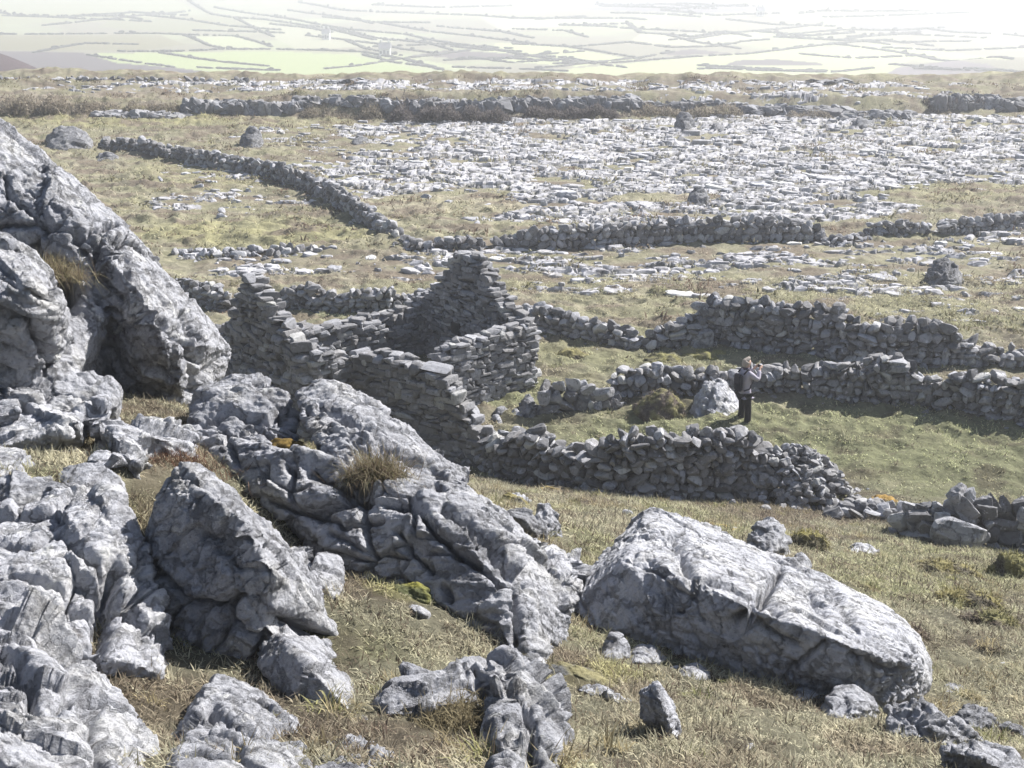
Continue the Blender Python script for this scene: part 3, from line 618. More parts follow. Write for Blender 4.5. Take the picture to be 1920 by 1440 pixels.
boulder([[(372,1300,7.95),(392,1272,8.0),(425,1277,8.0),(482,1310,7.95),(545,1342,7.9),(592,1382,7.8),(602,1425,7.6),(605,1600,6.6),(280,1600,6.3),(318,1440,7.0),(340,1370,7.4),(440,1390,7.35),(560,1430,7.3)]],
 'dark-faced boulder at the bottom edge with a raised pale lip', thick=.9, voxel=.011, warp=.04, cell=.55, cell_amp=.02, flute=.022, bed=(.5,.4), group=GB, cracks=[(8,.10,[(395,1330),(430,1355),(480,1375),(560,1392),(585,1420)]),(5,.06,[(585,1385),(575,1440)])])
boulder([[(590,1405,7.55),(640,1382,7.65),(692,1407,7.6),(770,1455,7.4),(800,1600,6.7),(580,1600,6.5),(590,1440,7.2),(660,1440,7.1)]], 'low pale-edged rock at the bottom edge right of the dark-faced boulder', thick=.7, voxel=.011, warp=.04, cell=.5, group=GB)
boulder([[(712,1325,8.1),(735,1292,8.25),(762,1280,8.3),(800,1270,8.4),(850,1250,8.5),(905,1248,8.5),(935,1280,8.3),(900,1310,8.0),(800,1318,8.0),(720,1338,7.95)],
         [(922,1232,8.5),(945,1222,8.55),(968,1228,8.5),(990,1262,8.4),(1024,1312,8.2),(1052,1370,7.9),(1064,1450,7.6),(1070,1600,6.9),(960,1600,6.6),(985,1450,7.3),(950,1380,7.6),(925,1310,7.9),(915,1260,8.2)],
         [(905,1425,7.35),(950,1395,7.5),(990,1410,7.4),(1000,1600,6.7),(890,1600,6.6)]],
 'curved ridge of rock arching through the grass at the bottom middle', thick=.45, voxel=.011, warp=.045, cell=.32, flute=.034, bed=(.7,.6), group=GB, cracks=[(6,.09,[(930,1270),(960,1300),(990,1350),(1005,1440)]),(5,.06,[(880,1255),(930,1310),(985,1330)])])
# big lit boulder at the right
boulder([[(1060,1128,12.4),(1075,1090,12.8),(1110,1060,13.1),(1160,1010,13.5),(1196,975,13.9),(1222,957,14.1),(1290,975,14.2),(1400,1018,14.0),(1500,1062,13.7),(1590,1105,13.3),(1660,1140,13.0),(1715,1190,12.6),(1738,1240,12.2),(1742,1280,11.9),(1715,1308,11.5),
          (1662,1345,11.1),(1560,1302,11.1),(1400,1280,11.3),(1250,1230,11.7),(1120,1184,12.1),(1064,1150,12.4),
          (1178,1045,12.0),(1215,1068,11.75),(1300,1080,11.5),(1400,1140,11.0),(1480,1165,10.95),(1580,1205,10.85),(1650,1232,10.85),(1720,1240,11.2),(1250,1150,11.4),(1400,1215,11.0),(1560,1262,10.85),(1180,1120,11.8)]],
 'huge angular boulder with a sunlit white top lying across the right of the slope', thick=1.5, voxel=.0125, warp=.02, cell=1.1, cell_amp=.02, crack=.03, flute=.02, pit=.01, mat=rock_mat('big_boulder_limestone', 1.08, .35, stain=.35), bed=(.25,.45), smooth=1, sink=.1, scal=.02, group=GB, shrink=.9,
 cracks=[(6,.14,[(1461,1069),(1442,1102),(1414,1139),(1381,1167)]),(4,.06,[(1301,1087),(1287,1130),(1271,1146)]),(6,.07,[(1517,1101),(1535,1140),(1545,1153)]),(4,.06,[(1395,1158),(1456,1186),(1498,1209)]),
  (4,.06,[(1545,1205),(1507,1237),(1470,1266)]),(8,.10,[(1264,1005),(1280,1040),(1290,1075)]),(6,.07,[(1190,1050),(1240,1075),(1290,1080)]),(5,.06,[(1600,1230),(1640,1250),(1690,1260)]),(10,.08,[(1440,1120),(1470,1150)]),(7,.06,[(1560,1110),(1600,1170),(1640,1200)])])
# smaller rocks of the slope
def small_rock(px, y0, y1, w_, label, mat=None, tilt=0., group=GB, shape=None, dY=0, **kw):
    "rock standing on the ground between picture rows y0 (top) and y1 (foot), w_ wide"
    g = G(px, y1); Y = g[1]+dY; hh = y1-y0; d = w_/2*Y/F
    pts = shape or [(-.5,.75),(-.42,.4),(-.2,.05),(.1,0),(.35,.25),(.5,.6),(.46,1.),(0,1.08),(-.45,1.),(.0,.5),(-.2,.6),(.25,.65)]
    fr = []
    for k, (a, b) in enumerate(pts):
        mid = k >= len(pts)-3
        fr.append((px+a*w_+tilt*(.5-b)*w_, y0+b*hh+random.uniform(-.05,.05)*hh, Y+(d*.9 if not mid else 0)+(1-b)*d*.5))
    vx = kw.pop('voxel', max(.012, Y*.0011))
    s = w_*Y/F
    a = dict(thick=s*.6, voxel=vx, warp=.04*s, cell=max(.25, s*.5), cell_amp=.03*s, crack=.03*s, flute=.035*min(s, 1), pit=.008, cw=max(.014, vx), sink=.15, smooth=1, scal=min(.03, .04*s), rel=max(1., s*.7)); a.update(kw)
    return boulder([fr], label, mat=mat, group=group, name='rock', cat='rock', **a)
wedge = [(-.5,.2),(-.1,-.0),(.2,.25),(.4,.6),(.5,1.0),(.3,.95),(-.1,.7),(-.3,.45),(.0,.35),(.1,.5),(.25,.8)]
slabby = [(-.5,.2),(-.2,0),(.2,.15),(.5,.7),(.45,1.0),(.1,.8),(-.3,.5),(-.1,.3),(.1,.4),(.3,.7)]
small_rock(1238, 1280, 1402, 84, 'white pointed stone leaning in the grass below the big boulder', M_rock_w, shape=wedge)
small_rock(1128, 1284, 1330, 110, 'thin pale edge of rock beside the yellow moss at the bottom middle', M_rock_w, shape=slabby)
small_rock(1154, 1188, 1242, 60, 'small dark rock wedged under the left end of the big boulder', M_rock)
small_rock(1214, 1208, 1250, 74, 'second dark rock under the big boulder, right of the wedged one', M_rock)
small_rock(1302, 1244, 1280, 70, 'small bluish rock at the foot of the big boulder below its shaded face', M_rock)
small_rock(1508, 1284, 1318, 70, 'pale stone poking from the grass under the right half of the big boulder', M_rock_w)
small_rock(1598, 1284, 1358, 118, 'rounded grey rock with a bright rim under the right half of the big boulder', M_rock, tilt=-.1)
small_rock(1748, 1312, 1422, 178, 'large grey rock propping the lower right end of the big boulder', M_rock, shape=slabby+[(-.45,.8),(0,.95),(.0,.5)])
small_rock(1828, 1322, 1386, 100, 'dark angular rock behind the propping rock near the right edge', M_rock_d)
small_rock(1860, 1390, 1500, 190, 'grey rock cut by the bottom right corner', M_rock, shape=slabby)
small_rock(1902, 1352, 1400, 66, 'narrow dark rock near the lower right edge beside the orange moss', M_rock_d, shape=slabby)
small_rock(1440, 974, 1044, 84, 'lit grey rock standing behind the crest of the big boulder', M_rock, tilt=-.1)
small_rock(1502, 1036, 1070, 40, 'little grey stone behind the right shoulder of the big boulder', M_rock)
small_rock(1618, 1018, 1044, 60, 'flat pale stone in the grass below the scattered wall stones', M_rock_w)
small_rock(1024, 940, 1014, 58, 'upright rounded rock right of the long slab', M_rock)
small_rock(975, 950, 1016, 90, 'dark layered rock between the long slab and the upright rounded rock', M_rock_d, shape=slabby)
small_rock(968, 922, 948, 56, 'small pale stone half covered in yellow moss above the layered rock', M_rock_w)
small_rock(1786, 1280, 1302, 46, 'small grey stone alone in the grass right of the big boulder', M_rock)
small_rock(1880, 1238, 1256, 40, 'pale chip of stone near the right edge in the brown grass', M_rock_w)
small_rock(785, 1132, 1160, 48, 'small white-edged stone in the moss below the long slab', M_rock, shape=slabby)
small_rock(1058, 1130, 1160, 34, 'tiny dark stone squeezed between long slab and big boulder', M_rock_d)
small_rock(1410, 1392, 1410, 30, 'tiny pale stone in the grass at the bottom right of centre', M_rock_w)
small_rock(1000, 1045, 1062, 30, 'tiny pale stone right of the long slab above the crackled rock', M_rock_w)
# boulders out on the plain
GP = 'boulders out on the plain'
def plain_rock(px, y0, y1, w_, label, **kw):
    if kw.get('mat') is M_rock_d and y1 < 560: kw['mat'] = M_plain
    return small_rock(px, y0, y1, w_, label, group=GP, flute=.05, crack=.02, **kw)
tall = [(-.5,.8),(-.4,.4),(-.12,.05),(.05,0),(.3,.3),(.42,.7),(.5,1.),(0,1.05),(-.5,1.),(0,.5),(-.2,.6),(.2,.7)]
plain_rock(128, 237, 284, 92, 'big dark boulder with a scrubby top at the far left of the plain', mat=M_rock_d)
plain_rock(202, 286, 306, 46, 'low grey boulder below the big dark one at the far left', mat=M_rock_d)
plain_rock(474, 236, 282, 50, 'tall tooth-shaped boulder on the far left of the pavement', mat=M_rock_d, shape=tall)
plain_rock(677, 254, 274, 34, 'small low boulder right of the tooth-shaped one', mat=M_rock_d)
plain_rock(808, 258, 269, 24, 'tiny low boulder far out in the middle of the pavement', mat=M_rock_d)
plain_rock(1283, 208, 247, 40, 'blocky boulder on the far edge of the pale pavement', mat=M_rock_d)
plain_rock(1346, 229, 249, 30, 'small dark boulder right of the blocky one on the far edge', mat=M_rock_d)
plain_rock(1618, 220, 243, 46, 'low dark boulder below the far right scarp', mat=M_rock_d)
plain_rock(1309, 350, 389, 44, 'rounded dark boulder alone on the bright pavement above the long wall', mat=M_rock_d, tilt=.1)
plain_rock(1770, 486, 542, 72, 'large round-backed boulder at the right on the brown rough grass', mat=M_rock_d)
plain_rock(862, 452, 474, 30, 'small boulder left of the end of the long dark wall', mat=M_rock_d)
plain_rock(940, 217, 227, 14, 'tiny pale boulder at the foot of the dark thicket', mat=M_rock)
plain_rock(1240, 618, 662, 40, 'pale upright boulder ending the tall wall behind the person', mat=M_rock)
plain_rock(1128, 742, 772, 52, 'squat grey stone at the right end of the low row of stones', mat=M_rock)
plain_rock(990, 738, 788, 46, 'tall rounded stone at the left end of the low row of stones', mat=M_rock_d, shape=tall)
plain_rock(967, 766, 796, 26, 'small round stone left of the tall rounded one', mat=M_rock)
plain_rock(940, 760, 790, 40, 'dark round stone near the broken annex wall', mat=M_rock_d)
plain_rock(930, 778, 804, 24, 'small pale stone in front of the dark round one', mat=M_rock)
plain_rock(1342, 712, 792, 90, 'white lichened boulder split by a crack beside the person', mat=rock_mat('lichened_limestone', 1.15, .9, stain=0), cracks=[(4,.12,[(1334,735),(1322,755),(1318,785)])])
plain_rock(1330, 706, 730, 44, 'pale knob of rock behind the split white boulder', mat=M_rock_w)

# ------------------------------------------------------------------ limestone pavement: slabs set in the turf of the plain
def loose_flags():
    N = 7500; Y = np.sqrt(rng.uniform(44**2, 121**2, N)); X = rng.uniform(-.52, .52, N)*(Y+4)
    z = base_z(X, Y); px, py = proj(np.stack([X, Y, z], 1))
    n = fbm(np.stack([X/5, Y/3, X*0+1], 1), 3)
    keep = rng.random(N) < slab_mask(px, py, n)*.85
    X, Y, z = X[keep], Y[keep], z[keep]; N = len(X); print('slabs', N)
    K = 9; a = np.linspace(0, 2*np.pi, K, endpoint=False)
    sx = np.clip(rng.lognormal(-1.32, .45, N), .1, .75); sy = sx*rng.uniform(.35, .95, N); rot = rng.normal(size=N)*.3+.12
    r = rng.uniform(.72, 1.12, (N, K)); lx = np.cos(a)[None]*r*sx[:, None]; ly = np.sin(a)[None]*r*sy[:, None]
    wx = lx*np.cos(rot)[:, None]-ly*np.sin(rot)[:, None]; wy = lx*np.sin(rot)[:, None]+ly*np.cos(rot)[:, None]
    top = rng.uniform(-.02, .06, N); tx = rng.normal(size=N)*.06+.05; ty = rng.normal(size=N)*.05+.03
    gz = z+.05+np.maximum(0, hummock(X, Y))*.6
    V = np.empty((N, 3*K+1, 3))
    for ring, (s, dz) in enumerate(((1.0, -.3), (1.0, -.035), (.86, 0))):
        V[:, ring*K:(ring+1)*K, 0] = X[:, None]+wx*s; V[:, ring*K:(ring+1)*K, 1] = Y[:, None]+wy*s
        zz = gz[:, None]+top[:, None]-(wx*tx[:, None]+wy*ty[:, None])*s+dz+(rng.normal(size=(N, K))*.015 if ring else 0)
        V[:, ring*K:(ring+1)*K, 2] = zz
    V[:, 3*K, 0] = X; V[:, 3*K, 1] = Y; V[:, 3*K, 2] = gz+top+rng.normal(size=N)*.02
    F_ = []
    for ring in (0, 1):
        for k in range(K):
            k2 = (k+1) % K; F_.append([[ring*K+k, ring*K+k2, (ring+1)*K+k2], [ring*K+k, (ring+1)*K+k2, (ring+1)*K+k]])
    F_ = [f for q in F_ for f in q]+[[2*K+k, 2*K+(k+1) % K, 3*K] for k in range(K)]
    Fa = (np.array(F_)[None]+(np.arange(N)*(3*K+1))[:, None, None]).reshape(-1, 3)
    o = mesh_obj('flagstones', V.reshape(-1, 3), Fa, M_slab); return tag(o, 'thin pale flags of limestone lying loose on the pavement', 'flagstones', kind='stuff')
loose_flags()
def bedrock():
    t = np.linspace(-.53, .53, 1050); yl = [44.]
    while yl[-1] < 121: yl.append(yl[-1]+yl[-1]**2/(12.2*1387)*.6)
    yy = np.array(yl); nr, nc = len(yy), len(t); Y = np.repeat(yy, nc); X = np.tile(t, nr)*(Y*.96+3.7)
    z = base_z(X, Y); px, py = proj(np.stack([X, Y, z], 1)); q = np.stack([X, Y, X*0], 1)
    n = fbm(q/np.array([5., 3., 1.])+3, 4); mk = slab_mask(px, py, n)
    wob = np.stack([perlin(q/2.3), perlin(q/2.3+9), X*0], 1)
    big, eb = facets(np.stack([X*.95/2.1, Y/1.25, X*0+.5], 1)+.3*wob[:, :3]*np.array([1, 1, 0]), .06, .05)
    sm, es = facets(np.stack([X/.75, Y/.42, X*0+.5], 1)+.3*wob*np.array([1, 1, 0]), .028, .03)
    lift = mk*1.5-.62+.55*fbm(q/np.array([2.2, .8, 1.])+11, 3)                 # where rock shows through the turf
    crk = np.maximum(np.maximum(0, 1-eb/.07), .7*np.maximum(0, 1-es/.10))
    zz = z+np.clip(lift, -.5, .3)*.6+.07+(big+sm)*1.0-.2*crk+.02*fbm(q*2.5, 2)
    k = .415+.09*perlin(q*.9+4)+.12*perlin(q/1.6+40)-.24*sstep(.05, .5, fbm(q*1.3+70, 3))
    col = np.stack([k, k*.985, k*1.04], 1); moss_ = np.clip(crk*1.3, 0, 1)[:, None]*.75
    col = col*(1-moss_)+np.array((.12, .115, .07))[None]*moss_
    i = np.arange(nr-1)[:, None]*nc+np.arange(nc-1)[None]; Fq = np.stack([i, i+1, i+1+nc, i+nc], 2).reshape(-1, 4)
    keep = (lift > -.5).reshape(nr, nc); keep = (keep[:-1, :-1] | keep[1:, 1:] | keep[1:, :-1] | keep[:-1, 1:]).ravel()
    V = np.stack([X, Y, zz], 1); Fq = Fq[keep]; used = np.unique(Fq); mp = np.zeros(len(V), int); mp[used] = np.arange(len(used))
    return tag(mesh_obj('limestone_pavement', V[used], mp[Fq], M_bed, smooth=False, col=np.clip(col[used], .05, .62)), kind='structure')
bedrock()

# ------------------------------------------------------------------ grass
def blades(X, Y, Z, L, W, colr, lean=.9, curl=1.7):
    N = len(X); ang = rng.uniform(0, 2*np.pi, N); le = lean*rng.random(N)**.6; cu = curl*rng.random(N)
    d = np.stack([np.cos(ang), np.sin(ang)], 1); side = np.stack([-np.sin(ang), np.cos(ang), np.zeros(N)], 1)*(W/2)[:, None]
    b = np.stack([X, Y, Z-.02], 1)
    def pt(t):
        th = le+cu*t; 
        return b+np.stack([d[:, 0]*np.sin(th)*L*t, d[:, 1]*np.sin(th)*L*t, np.cos(th)*L*t], 1)
    m = pt(.5); tp = pt(1.)
    V = np.stack([b-side, b+side, m-side*.75, m+side*.75, tp], 1).reshape(-1, 3)
    i = np.arange(N)[:, None]*5
    Fq = np.concatenate([i+np.array([[0, 1, 3]]), i+np.array([[0, 3, 2]]), i+np.array([[2, 3, 4]])], 0)
    cc = np.repeat(colr, 5, 0).reshape(N, 5, 3).copy(); cc[:, 4] *= 1.15
    return V, Fq, cc.reshape(-1, 3)
def grass(name, n_tuft, per, yr, half, Lr, Wr, spread, keep=None, gain=1.75, lean=.9, kind='stuff'):
    Y = np.sqrt(rng.uniform(yr[0]**2, yr[1]**2, n_tuft)); X = rng.uniform(-half, half, n_tuft)*(Y*.96+3.7)
    dn = fbm(np.stack([X/.8, Y/.8, X*0], 1), 3); kp = rng.random(n_tuft) < np.clip(.7+dn*.9, .15, 1)
    if keep is not None: kp &= keep(X, Y)
    X, Y, dn = X[kp], Y[kp], dn[kp]; n = len(X)
    tc = ground_col(np.stack([X, Y, X*0], 1))*gain*rng.uniform(.75, 1.3, n)[:, None]
    alt = rng.random(n); tc = np.where((alt < .12)[:, None], STRAW*rng.uniform(.9, 1.35, n)[:, None], tc); tc = np.where((alt > .82)[:, None], BROWN*rng.uniform(.9, 1.4, n)[:, None], tc)
    Xb = np.repeat(X, per)+rng.normal(size=n*per)*spread; Yb = np.repeat(Y, per)+rng.normal(size=n*per)*spread
    Zb = base_z(Xb, Yb)+hummock(Xb, Yb)
    Lb = np.repeat(rng.uniform(*Lr, n)*np.clip(1+dn*.5, .6, 1.6), per)*rng.uniform(.55, 1.15, n*per)
    cb = np.repeat(tc, per, 0)*rng.uniform(.7, 1.35, n*per)[:, None]
    V, Fq, cc = blades(Xb, Yb, Zb, Lb, rng.uniform(*Wr, n*per), cb, lean)
    o = mesh_obj(name, V, Fq, M_blade, smooth=True, col=cc); return tag(o, 'short dry tan and olive grass growing over the ground', 'grass', kind='stuff')
grass('slope_grass', 40000, 14, (5.6, 15), .44, (.06, .15), (.006, .013), .035)
grass('slope_grass', 60000, 10, (15, 30), .44, (.06, .17), (.011, .02), .06)
def off_rock(X, Y):
    px, py = proj(np.stack([X, Y, base_z(X, Y)], 1)); return rng.random(len(X)) > 1.5*slab_mask(px, py, fbm(np.stack([X/5, Y/3, X*0+3], 1), 4))
grass('meadow_grass', 38000, 7, (28, 52), .54, (.07, .15), (.018, .03), .10, gain=2.4)
grass('meadow_grass', 26000, 5, (52, 106), .56, (.10, .26), (.04, .07), .2, gain=1.9, keep=off_rock)

def clumps(name, n, per, yr, Lr, Wr, spread, cols, label, cat, lean=.7, keep=None):
    Y = np.sqrt(rng.uniform(yr[0]**2, yr[1]**2, n)); X = rng.uniform(-.54, .54, n)*(Y*.96+3.7)
    kp = rng.random(n) < sstep(-.15, .35, fbm(np.stack([X/3.5, Y/2.2, X*0+5], 1), 3))
    if keep is not None: kp &= keep(X, Y)
    X, Y = X[kp], Y[kp]; n = len(X); sz = rng.uniform(.6, 1.4, n)
    Xb = np.repeat(X, per)+rng.normal(size=n*per)*np.repeat(sz, per)*spread; Yb = np.repeat(Y, per)+rng.normal(size=n*per)*np.repeat(sz, per)*spread
    rr = np.hypot(Xb-np.repeat(X, per), Yb-np.repeat(Y, per))/(np.repeat(sz, per)*spread)
    Lb = rng.uniform(*Lr, n*per)*np.repeat(sz, per)*np.clip(1.15-.25*rr, .4, 1.2)
    cb = np.repeat(np.array(cols)[rng.integers(len(cols), size=n)], per, 0)*rng.uniform(.65, 1.35, n*per)[:, None]
    V, Fq, cc = blades(Xb, Yb, base_z(Xb, Yb)+hummock(Xb, Yb), Lb, rng.uniform(*Wr, n*per), cb, lean)
    return tag(mesh_obj(name, V, Fq, M_blade, smooth=True, col=cc), label, cat, kind='stuff')
straws = [(.42,.37,.25),(.33,.28,.17),(.24,.2,.12),(.28,.27,.13),(.2,.2,.09)]
heaths = [(.17,.12,.09),(.13,.095,.075),(.2,.16,.11),(.15,.14,.075)]
clumps('grass_tussocks', 2600, 60, (5.8, 30), (.10, .22), (.006, .013), .055, straws, 'straw-coloured grass tussocks standing out of the short turf of the slope', 'grass')
clumps('heather', 1500, 60, (6, 30), (.05, .12), (.008, .014), .10, heaths, 'dark brown heather patches low in the grass of the slope', 'heather', 1.2)
clumps('grass_tussocks', 1500, 40, (28, 50), (.08, .2), (.02, .035), .13, [(.40,.38,.25),(.32,.32,.19),(.26,.26,.15),(.22,.19,.13)], 'rough grass tussocks of the meadow between the walls', 'grass')
clumps('heather', 5200, 30, (42, 118), (.15, .34), (.05, .09), .38, heaths+[(.22,.2,.12),(.26,.24,.15)], 'brown heather and rough tussocks dotted over the plain', 'heather', 1.1, off_rock)
# ------------------------------------------------------------------ mounds, moss, shrubs
def mound(px, y0, y1, w_, label, cols, name='grass_mound', cat='mound', group=None, fuzz=1400, bl=(.07,.17)):
    g = G(px, y1); s = w_*g[1]/F*1.0; hh = max(top_z(px, y0, g[1]+s*.35)-g[2], .05)*1.15+.04
    bm = bmesh.new(); bmesh.ops.create_icosphere(bm, subdivisions=5, radius=1); V = np.array([q.co[:] for q in bm.verts]); Fc = np.array([[q.index for q in f.verts] for f in bm.faces]); bm.free()
    o_ = np.array([px*.37, y0*.21, 1.])
    d = 1+.22*fbm(V*1.6+o_, 3)+.07*fbm(V*6+o_, 3)
    V = V*d[:, None]; V[:, 2] = np.maximum(V[:, 2], -.25)
    W = V*np.array([s/2, s*.4, hh]); c = np.array([g[0], g[1]+s*.35, g[2]])
    # follow the lie of the ground
    zc = base_z(W[:, 0]+c[0], W[:, 1]+c[1]); W = W+c; W[:, 2] += zc-c[2]
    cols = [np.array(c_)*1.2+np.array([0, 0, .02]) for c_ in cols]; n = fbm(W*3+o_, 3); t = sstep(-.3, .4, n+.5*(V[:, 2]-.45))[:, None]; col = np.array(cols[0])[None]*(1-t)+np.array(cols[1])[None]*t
    base = mesh_obj(name, W, Fc, M_moss, origin=c, smooth=True, col=col)
    if fuzz:
        k = rng.integers(len(W), size=fuzz); k = k[V[k, 2] > .05]
        Vb, Fb, cc = blades(W[k, 0], W[k, 1], W[k, 2], rng.uniform(*bl, len(k)), np.full(len(k), bl[1]*.13), col[k]*rng.uniform(.8, 1.6, len(k))[:, None])
        mesh_obj('turf_fringe', Vb, Fb, M_blade, base, origin=c, col=cc)
    return tag(base, label, cat, group)
mn = (.10,.085,.05)
GM = 'grassy hummocks'
mound(1240, 748, 800, 104, 'round mound with an olive mossy crown left of the split white boulder', [(.09,.075,.05),(.16,.15,.06)], group=GM, fuzz=2400)
mound(1525, 998, 1036, 84, 'small yellow-green hummock behind the big boulder', [(.10,.09,.045),(.21,.19,.06)], group=GM)
mound(1790, 1048, 1090, 150, 'broad hummock below the wall of very large stones', [(.09,.08,.045),(.18,.16,.06)], group=GM, fuzz=2400)
mound(1905, 1040, 1090, 90, 'hummock at the right edge under the wall of large stones', [(.09,.08,.045),(.17,.16,.06)], group=GM)
mound(1830, 1108, 1146, 140, 'second broad hummock lower down near the right edge', [(.09,.08,.045),(.18,.16,.06)], group=GM, fuzz=2400)
mound(1878, 1150, 1190, 120, 'lowest hummock near the right edge', [(.09,.075,.045),(.16,.15,.06)], group=GM)
mound(1330, 665, 688, 110, 'low green hummock under the tall wall behind the person', [(.09,.085,.04),(.19,.18,.06)], group=GM, fuzz=700)
mound(1250, 670, 694, 90, 'olive hummock left of the one under the tall wall', [(.09,.085,.04),(.17,.16,.06)], group=GM, fuzz=600)
mound(1070, 662, 684, 80, 'rough hummock in the meadow right of the ruin', [(.09,.08,.045),(.17,.155,.06)], group=GM, fuzz=500)
mound(1705, 1180, 1208, 90, 'brown hummock right of the big boulder crest', [(.10,.08,.05),(.16,.135,.07)], group=GM)
GO = 'cushions of yellow moss'
def moss(px, y0, y1, w_, label, c=(.20,.175,.065)): return mound(px, y0, y1, w_, label, [(c[0]*.45, c[1]*.5, c[2]*.9), c], name='moss_cushion', cat='moss', group=GO, fuzz=260, bl=(.015,.04))
moss(775, 1096, 1132, 110, 'yellow-green moss at the lower edge of the long slab', (.2,.19,.035))
moss(1398, 918, 944, 60, 'bright yellow moss at the foot of the near wall')
moss(965, 928, 955, 66, 'yellow moss around the small pale stone by the long slab')
moss(985, 992, 1016, 60, 'ochre moss under the dark layered rock', (.27,.19,.04))
moss(1345, 975, 1000, 130, 'ochre moss behind the crest of the big boulder', (.25,.185,.04))
moss(1095, 1262, 1290, 150, 'dull olive moss left of the thin pale edge of rock', (.17,.155,.07))
moss(1660, 932, 950, 60, 'orange moss on the stones between two walls', (.26,.17,.04))
moss(1855, 1398, 1424, 70, 'orange moss between rocks in the lower right corner', (.26,.18,.05))
moss(1050, 905, 932, 120, 'ochre moss bank below the left part of the near wall', (.22,.17,.05))
def rock_moss(px, py, Y, w_, label, c):
    s = w_*Y/F; q = P(px, py, Y); bm = bmesh.new(); bmesh.ops.create_icosphere(bm, subdivisions=4, radius=1)
    V = np.array([a.co[:] for a in bm.verts]); Fc = np.array([[a.index for a in f.verts] for f in bm.faces]); bm.free()
    V = V*(1+.35*fbm(V*2+px, 3))[:, None]*np.array([s/2, s/2.6, s/5]); t = sstep(-.2, .4, fbm(V*14, 3))[:, None]
    o = mesh_obj('moss_cushion', V+q, Fc, M_moss, origin=q, smooth=True, col=np.array(c)[None]*(.45+.55*t)); return tag(o, label, 'moss', GO)
rock_moss(535, 838, 12.32, 72, 'orange moss in the dark hollow of the long slab', (.22,.15,.05))
def tuft(px, py, Y, n, hgt, spread, cols, label, name='dry_shrub', cat='shrub', thin=.006, lean=.9):
    q = P(px, py, Y); X = q[0]+rng.normal(size=n)*spread; Yv = q[1]+rng.normal(size=n)*spread*.6
    c = np.array(cols)[rng.integers(len(cols), size=n)]*rng.uniform(.7, 1.3, n)[:, None]
    V, Fq, cc = blades(X, Yv, np.full(n, q[2])-.02-np.abs(X-q[0])*.25, hgt*rng.uniform(.4, 1.1, n), np.full(n, thin), c, lean)
    return tag(mesh_obj(name, V, Fq, M_blade, origin=q, col=cc), label, cat)
tw = [(.20,.16,.11),(.12,.09,.065),(.30,.26,.17),(.13,.12,.06)]
tuft(705, 880, 11.55, 1500, .34, .13, tw, 'dry twiggy shrub growing from a hollow of the long slab')
tuft(95, 505, 14.85, 1300, .36, .17, tw+[(.34,.30,.19)], 'dry pale tuft growing in a cleft of the giant left boulder', name='grass_tuft', cat='grass tuft')
tuft(300, 855, 11.5, 1500, .2, .24, [(.15,.08,.055),(.11,.07,.05),(.2,.13,.09)], 'brown heather clump above the triangular boulder', name='heather_clump', cat='heather')
tuft(265, 975, 10.2, 900, .2, .12, [(.22,.11,.05),(.17,.09,.05),(.24,.17,.09)], 'rusty heather clump between fluted slab and triangular boulder', name='heather_clump', cat='heather')
tuft(1245, 1250, 11.3, 26, .55, .06, [(.2,.15,.1),(.12,.1,.08)], 'few bare dry stalks standing before the big boulder', name='dry_stalks', cat='stalks', thin=.011, lean=.4)
tuft(400, 1262, 8.65, 1500, .2, .3, [(.2,.165,.1),(.12,.1,.06),(.28,.24,.15)], 'shaggy grass tussock in shade below the triangular boulder', name='grass_tussock', cat='grass tuft')
tuft(870, 1330, 7.85, 1100, .16, .2, [(.2,.165,.1),(.12,.1,.06),(.28,.24,.15)], 'shaggy grass tussock inside the curved ridge of rock', name='grass_tussock', cat='grass tuft')
tuft(20, 1450, 6.3, 900, .2, .15, [(.3,.26,.17),(.2,.165,.1),(.12,.1,.06)], 'pale grass tussock in the bottom left corner', name='grass_tussock', cat='grass tuft')
tuft(30, 1140, 8.7, 600, .16, .12, [(.3,.25,.12),(.26,.2,.08),(.2,.165,.1)], 'yellowish grass tuft on the lower edge of the fluted slab', name='grass_tuft', cat='grass tuft')

# ------------------------------------------------------------------ far scrub, scarp rocks and the valley
def thicket(px0, px1, ytop, ybase, n, label, cols, Y=None, name='thicket', tw_=.06):
    g0, g1 = G(px0, ybase), G(px1, ybase)
    if max(g0[1], g1[1]) > 122: g0, g1 = P(px0, ybase, 117), P(px1, ybase, 117)
    if Y is not None: g0, g1 = P(px0, ybase, Y), P(px1, ybase, Y)
    n = int(n*1.8); f = rng.random(n); Ym = (g0[1]+g1[1])/2; hh = (ybase-ytop)*Ym/F
    prof = np.clip(.7+.75*fbm(np.stack([f*abs(px1-px0)/38+px0, f*0, f*0], 1), 3), .12, 1.1)*np.minimum(1, np.minimum(f, 1-f)*9)**.5
    X = g0[0]+(g1[0]-g0[0])*f; Yv = g0[1]+(g1[1]-g0[1])*f+rng.normal(size=n)*hh*.5
    zb = base_z(X, Yv); zz = zb+hh*prof*rng.random(n)**.8
    c = np.array(cols)[rng.integers(len(cols), size=n)]*rng.uniform(.7, 1.3, n)[:, None]
    V, Fq, cc = blades(X, Yv, zz-hh*.1, np.full(n, hh*.22)*rng.uniform(.6, 1.3, n), np.full(n, hh*tw_), c, 1.3, 1.)
    o = mesh_obj(name, V, Fq, M_blade, origin=np.array([(g0[0]+g1[0])/2, Ym, base_z((g0[0]+g1[0])/2, Ym)[0]]), col=cc); return tag(o, label, 'thicket', 'leafless thickets along the scarp')
dk = [(.13,.115,.115),(.10,.09,.095),(.16,.14,.125)]; br = [(.27,.235,.19),(.22,.19,.16),(.33,.29,.22)]
thicket(725, 960, 196, 229, 6500, 'dark leafless thicket right of the pale scarp rocks', dk)
thicket(955, 1190, 196, 224, 6000, 'second dark thicket curving along the middle of the scarp', dk)
